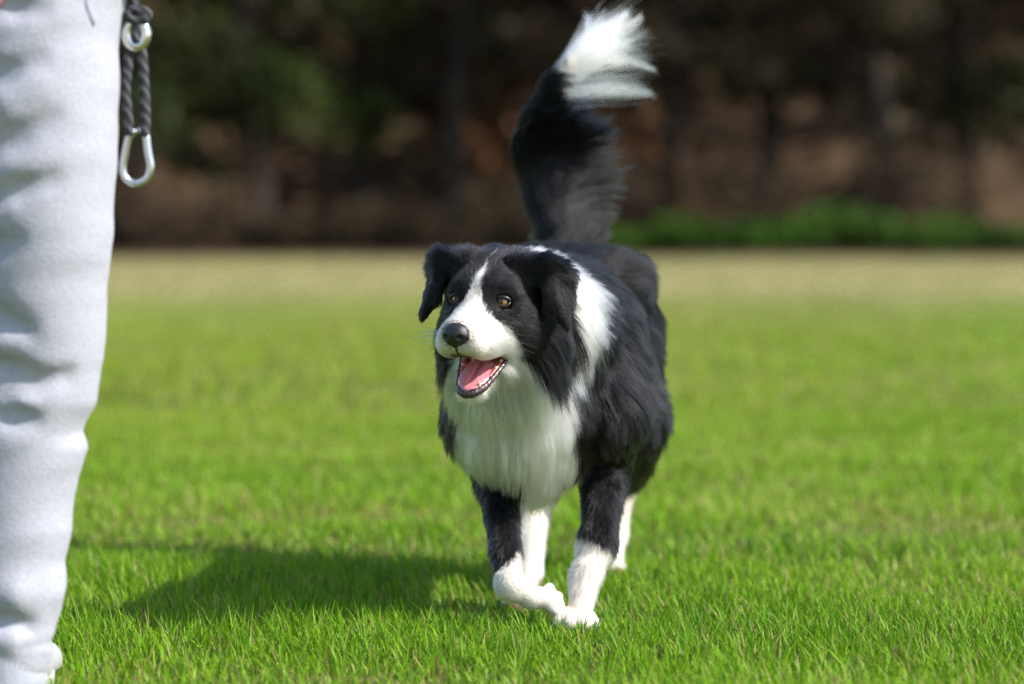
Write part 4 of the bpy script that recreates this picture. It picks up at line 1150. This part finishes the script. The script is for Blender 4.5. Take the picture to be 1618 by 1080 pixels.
    # right hand hanging
    rx, ry, rz = -0.93, PY, 0.86
    Bf.cone((rx, ry, rz + 0.05), (rx, ry, rz - 0.02), 0.025, 0.024, 0.02); Bf.cone((rx, ry, rz - 0.02), (rx + 0.004, ry, rz - 0.085), 0.026, 0.03, 0.015, flat=((1, 0, 0), 0.5))
    for k in range(4):
        y_ = ry - 0.027 + 0.018 * k; L_ = (0.9, 1.0, 0.95, 0.78)[k]
        Bf.chain([(rx + 0.004, y_, rz - 0.09), (rx + 0.01, y_, rz - 0.09 - 0.04 * L_), (rx + 0.022, y_, rz - 0.09 - 0.065 * L_)], [0.009, 0.0085, 0.0075], 0.004)
    Bf.chain([(rx + 0.004, ry - 0.02, rz - 0.03), (rx + 0.016, ry - 0.042, rz - 0.06), (rx + 0.02, ry - 0.046, rz - 0.085)], [0.011, 0.0095, 0.008], 0.004)
    v, q = Bf.mesh(2); np_mesh('body', v, q, skinm, person)
    Hf = Field(axis([(-0.80, -0.57, 0.008)]), axis([(3.32, 3.60, 0.008)]), axis([(1.38, 1.72, 0.008)]))
    Hf.ell((-0.685, PY - 0.022, 1.585), (0.086, 0.098, 0.105), 0.02); Hf.ell((-0.685, PY - 0.07, 1.50), (0.07, 0.045, 0.10), 0.03)
    Hf.ell((-0.685, PY + 0.09, 1.53), (0.062, 0.07, 0.085), 0.01, 'sub')
    v, q = Hf.mesh(2); np_mesh('hair', v, q, simple('brown_hair', (0.06, 0.035, 0.02), 0.5, noise=(0.09, 0.05, 0.03), scale=80), person)
    return hand
HAND = build_person()

def build_leash():
    LY = PY - 0.005
    root = empty('dog_leash', tuple(px3(215, 50, LY)), 'doubled dark rope leash with a silver carabiner hanging beside the grey pants', 'leash')
    rope, t, b = new_mat('speckled_rope')
    b.inputs['Roughness'].default_value = 0.85
    g = t.nodes.new('ShaderNodeNewGeometry'); wv = t.nodes.new('ShaderNodeTexWave'); wv.wave_type = 'BANDS'; wv.bands_direction = 'DIAGONAL'
    wv.inputs['Scale'].default_value = 42; wv.inputs['Distortion'].default_value = 3; t.links.new(g.outputs['Position'], wv.inputs['Vector'])
    rp = t.nodes.new('ShaderNodeValToRGB'); rp.color_ramp.elements[0].position = 0.55; rp.color_ramp.elements[0].color = (0.02, 0.02, 0.024, 1)
    rp.color_ramp.elements[1].position = 0.9; rp.color_ramp.elements[1].color = (0.10, 0.10, 0.11, 1)
    t.links.new(wv.outputs[0], rp.inputs[0]); t.links.new(rp.outputs[0], b.inputs['Base Color'])
    metal = simple('steel', (0.62, 0.62, 0.64), 0.28, 1.0)
    ringm = simple('polished_ring', (0.72, 0.70, 0.66), 0.22, 1.0)
    def pth(pts, dy=0.0): return [px3(x, y, LY + dy) for x, y in pts]
    def smooth_path(P, n=6, closed=False):
        P = np.array(P); out = []
        m = len(P)
        for i in range(m if closed else m - 1):
            p0 = P[(i - 1) % m] if closed or i > 0 else P[0]; p1 = P[i]; p2 = P[(i + 1) % m]; p3 = P[(i + 2) % m] if closed or i + 2 < m else P[-1]
            for t in np.arange(n) / n:
                out.append(0.5 * ((2 * p1) + (-p0 + p2) * t + (2 * p0 - 5 * p1 + 4 * p2 - p3) * t * t + (-p0 + 3 * p1 - 3 * p2 + p3) * t ** 3))
        out.append(out[0] if closed else P[-1]); return np.array(out)
    def add(name, pts, r, mat, par=root, closed=False, n=10):
        P = smooth_path(pts, 6, closed); v, l, s = tube(P, [r] * len(P), n); return np_mesh(name, v, l, mat, par, sizes=s)
    # rope down from the hand, knot, loop through the ring, two hanging strands
    top = add('rope', [HAND + np.array([0.004, -0.006, 0.02])] + pth([(213, -30), (212, 0), (214, 22)]), 0.0062, rope)
    add('knot', pth([(200, 24), (208, 16), (222, 15), (233, 22), (228, 30), (212, 31), (201, 26)], -0.008), 0.0058, rope)
    add('loop', pth([(214, 28), (214, 45), (216, 66)], -0.006), 0.0056, rope)
    add('strand', pth([(206, 66), (203, 100), (199, 140), (202, 180), (206, 214)]), 0.0058, rope)
    add('strand', pth([(222, 66), (226, 100), (228, 140), (230, 180), (229, 216)]), 0.0058, rope)
    # polished ring, a thick torus facing the camera
    c = px3(215, 54, LY - 0.004); V = []; Fq = []
    nu, nv = 40, 14
    for i in range(nu):
        a = 2 * math.pi * i / nu
        for k in range(nv):
            b_ = 2 * math.pi * k / nv; rr = 0.0068 * math.cos(b_)
            V.append(c + np.array([(0.0105 + rr) * math.cos(a), 0.0055 * math.sin(b_), (0.0135 + rr) * math.sin(a)]))
            Fq.append([i * nv + k, ((i + 1) % nu) * nv + k, ((i + 1) % nu) * nv + (k + 1) % nv, i * nv + (k + 1) % nv])
    np_mesh('ring', V, Fq, ringm, root)
    # carabiner frame with its gate
    add('carabiner', pth([(231, 214), (234, 240), (238, 264), (232, 282), (216, 290), (200, 283), (194, 268), (198, 240), (204, 215), (214, 206)]), 0.0046, metal)
    add('gate', pth([(216, 206), (224, 206), (231, 213)]), 0.0034, metal)
build_leash()
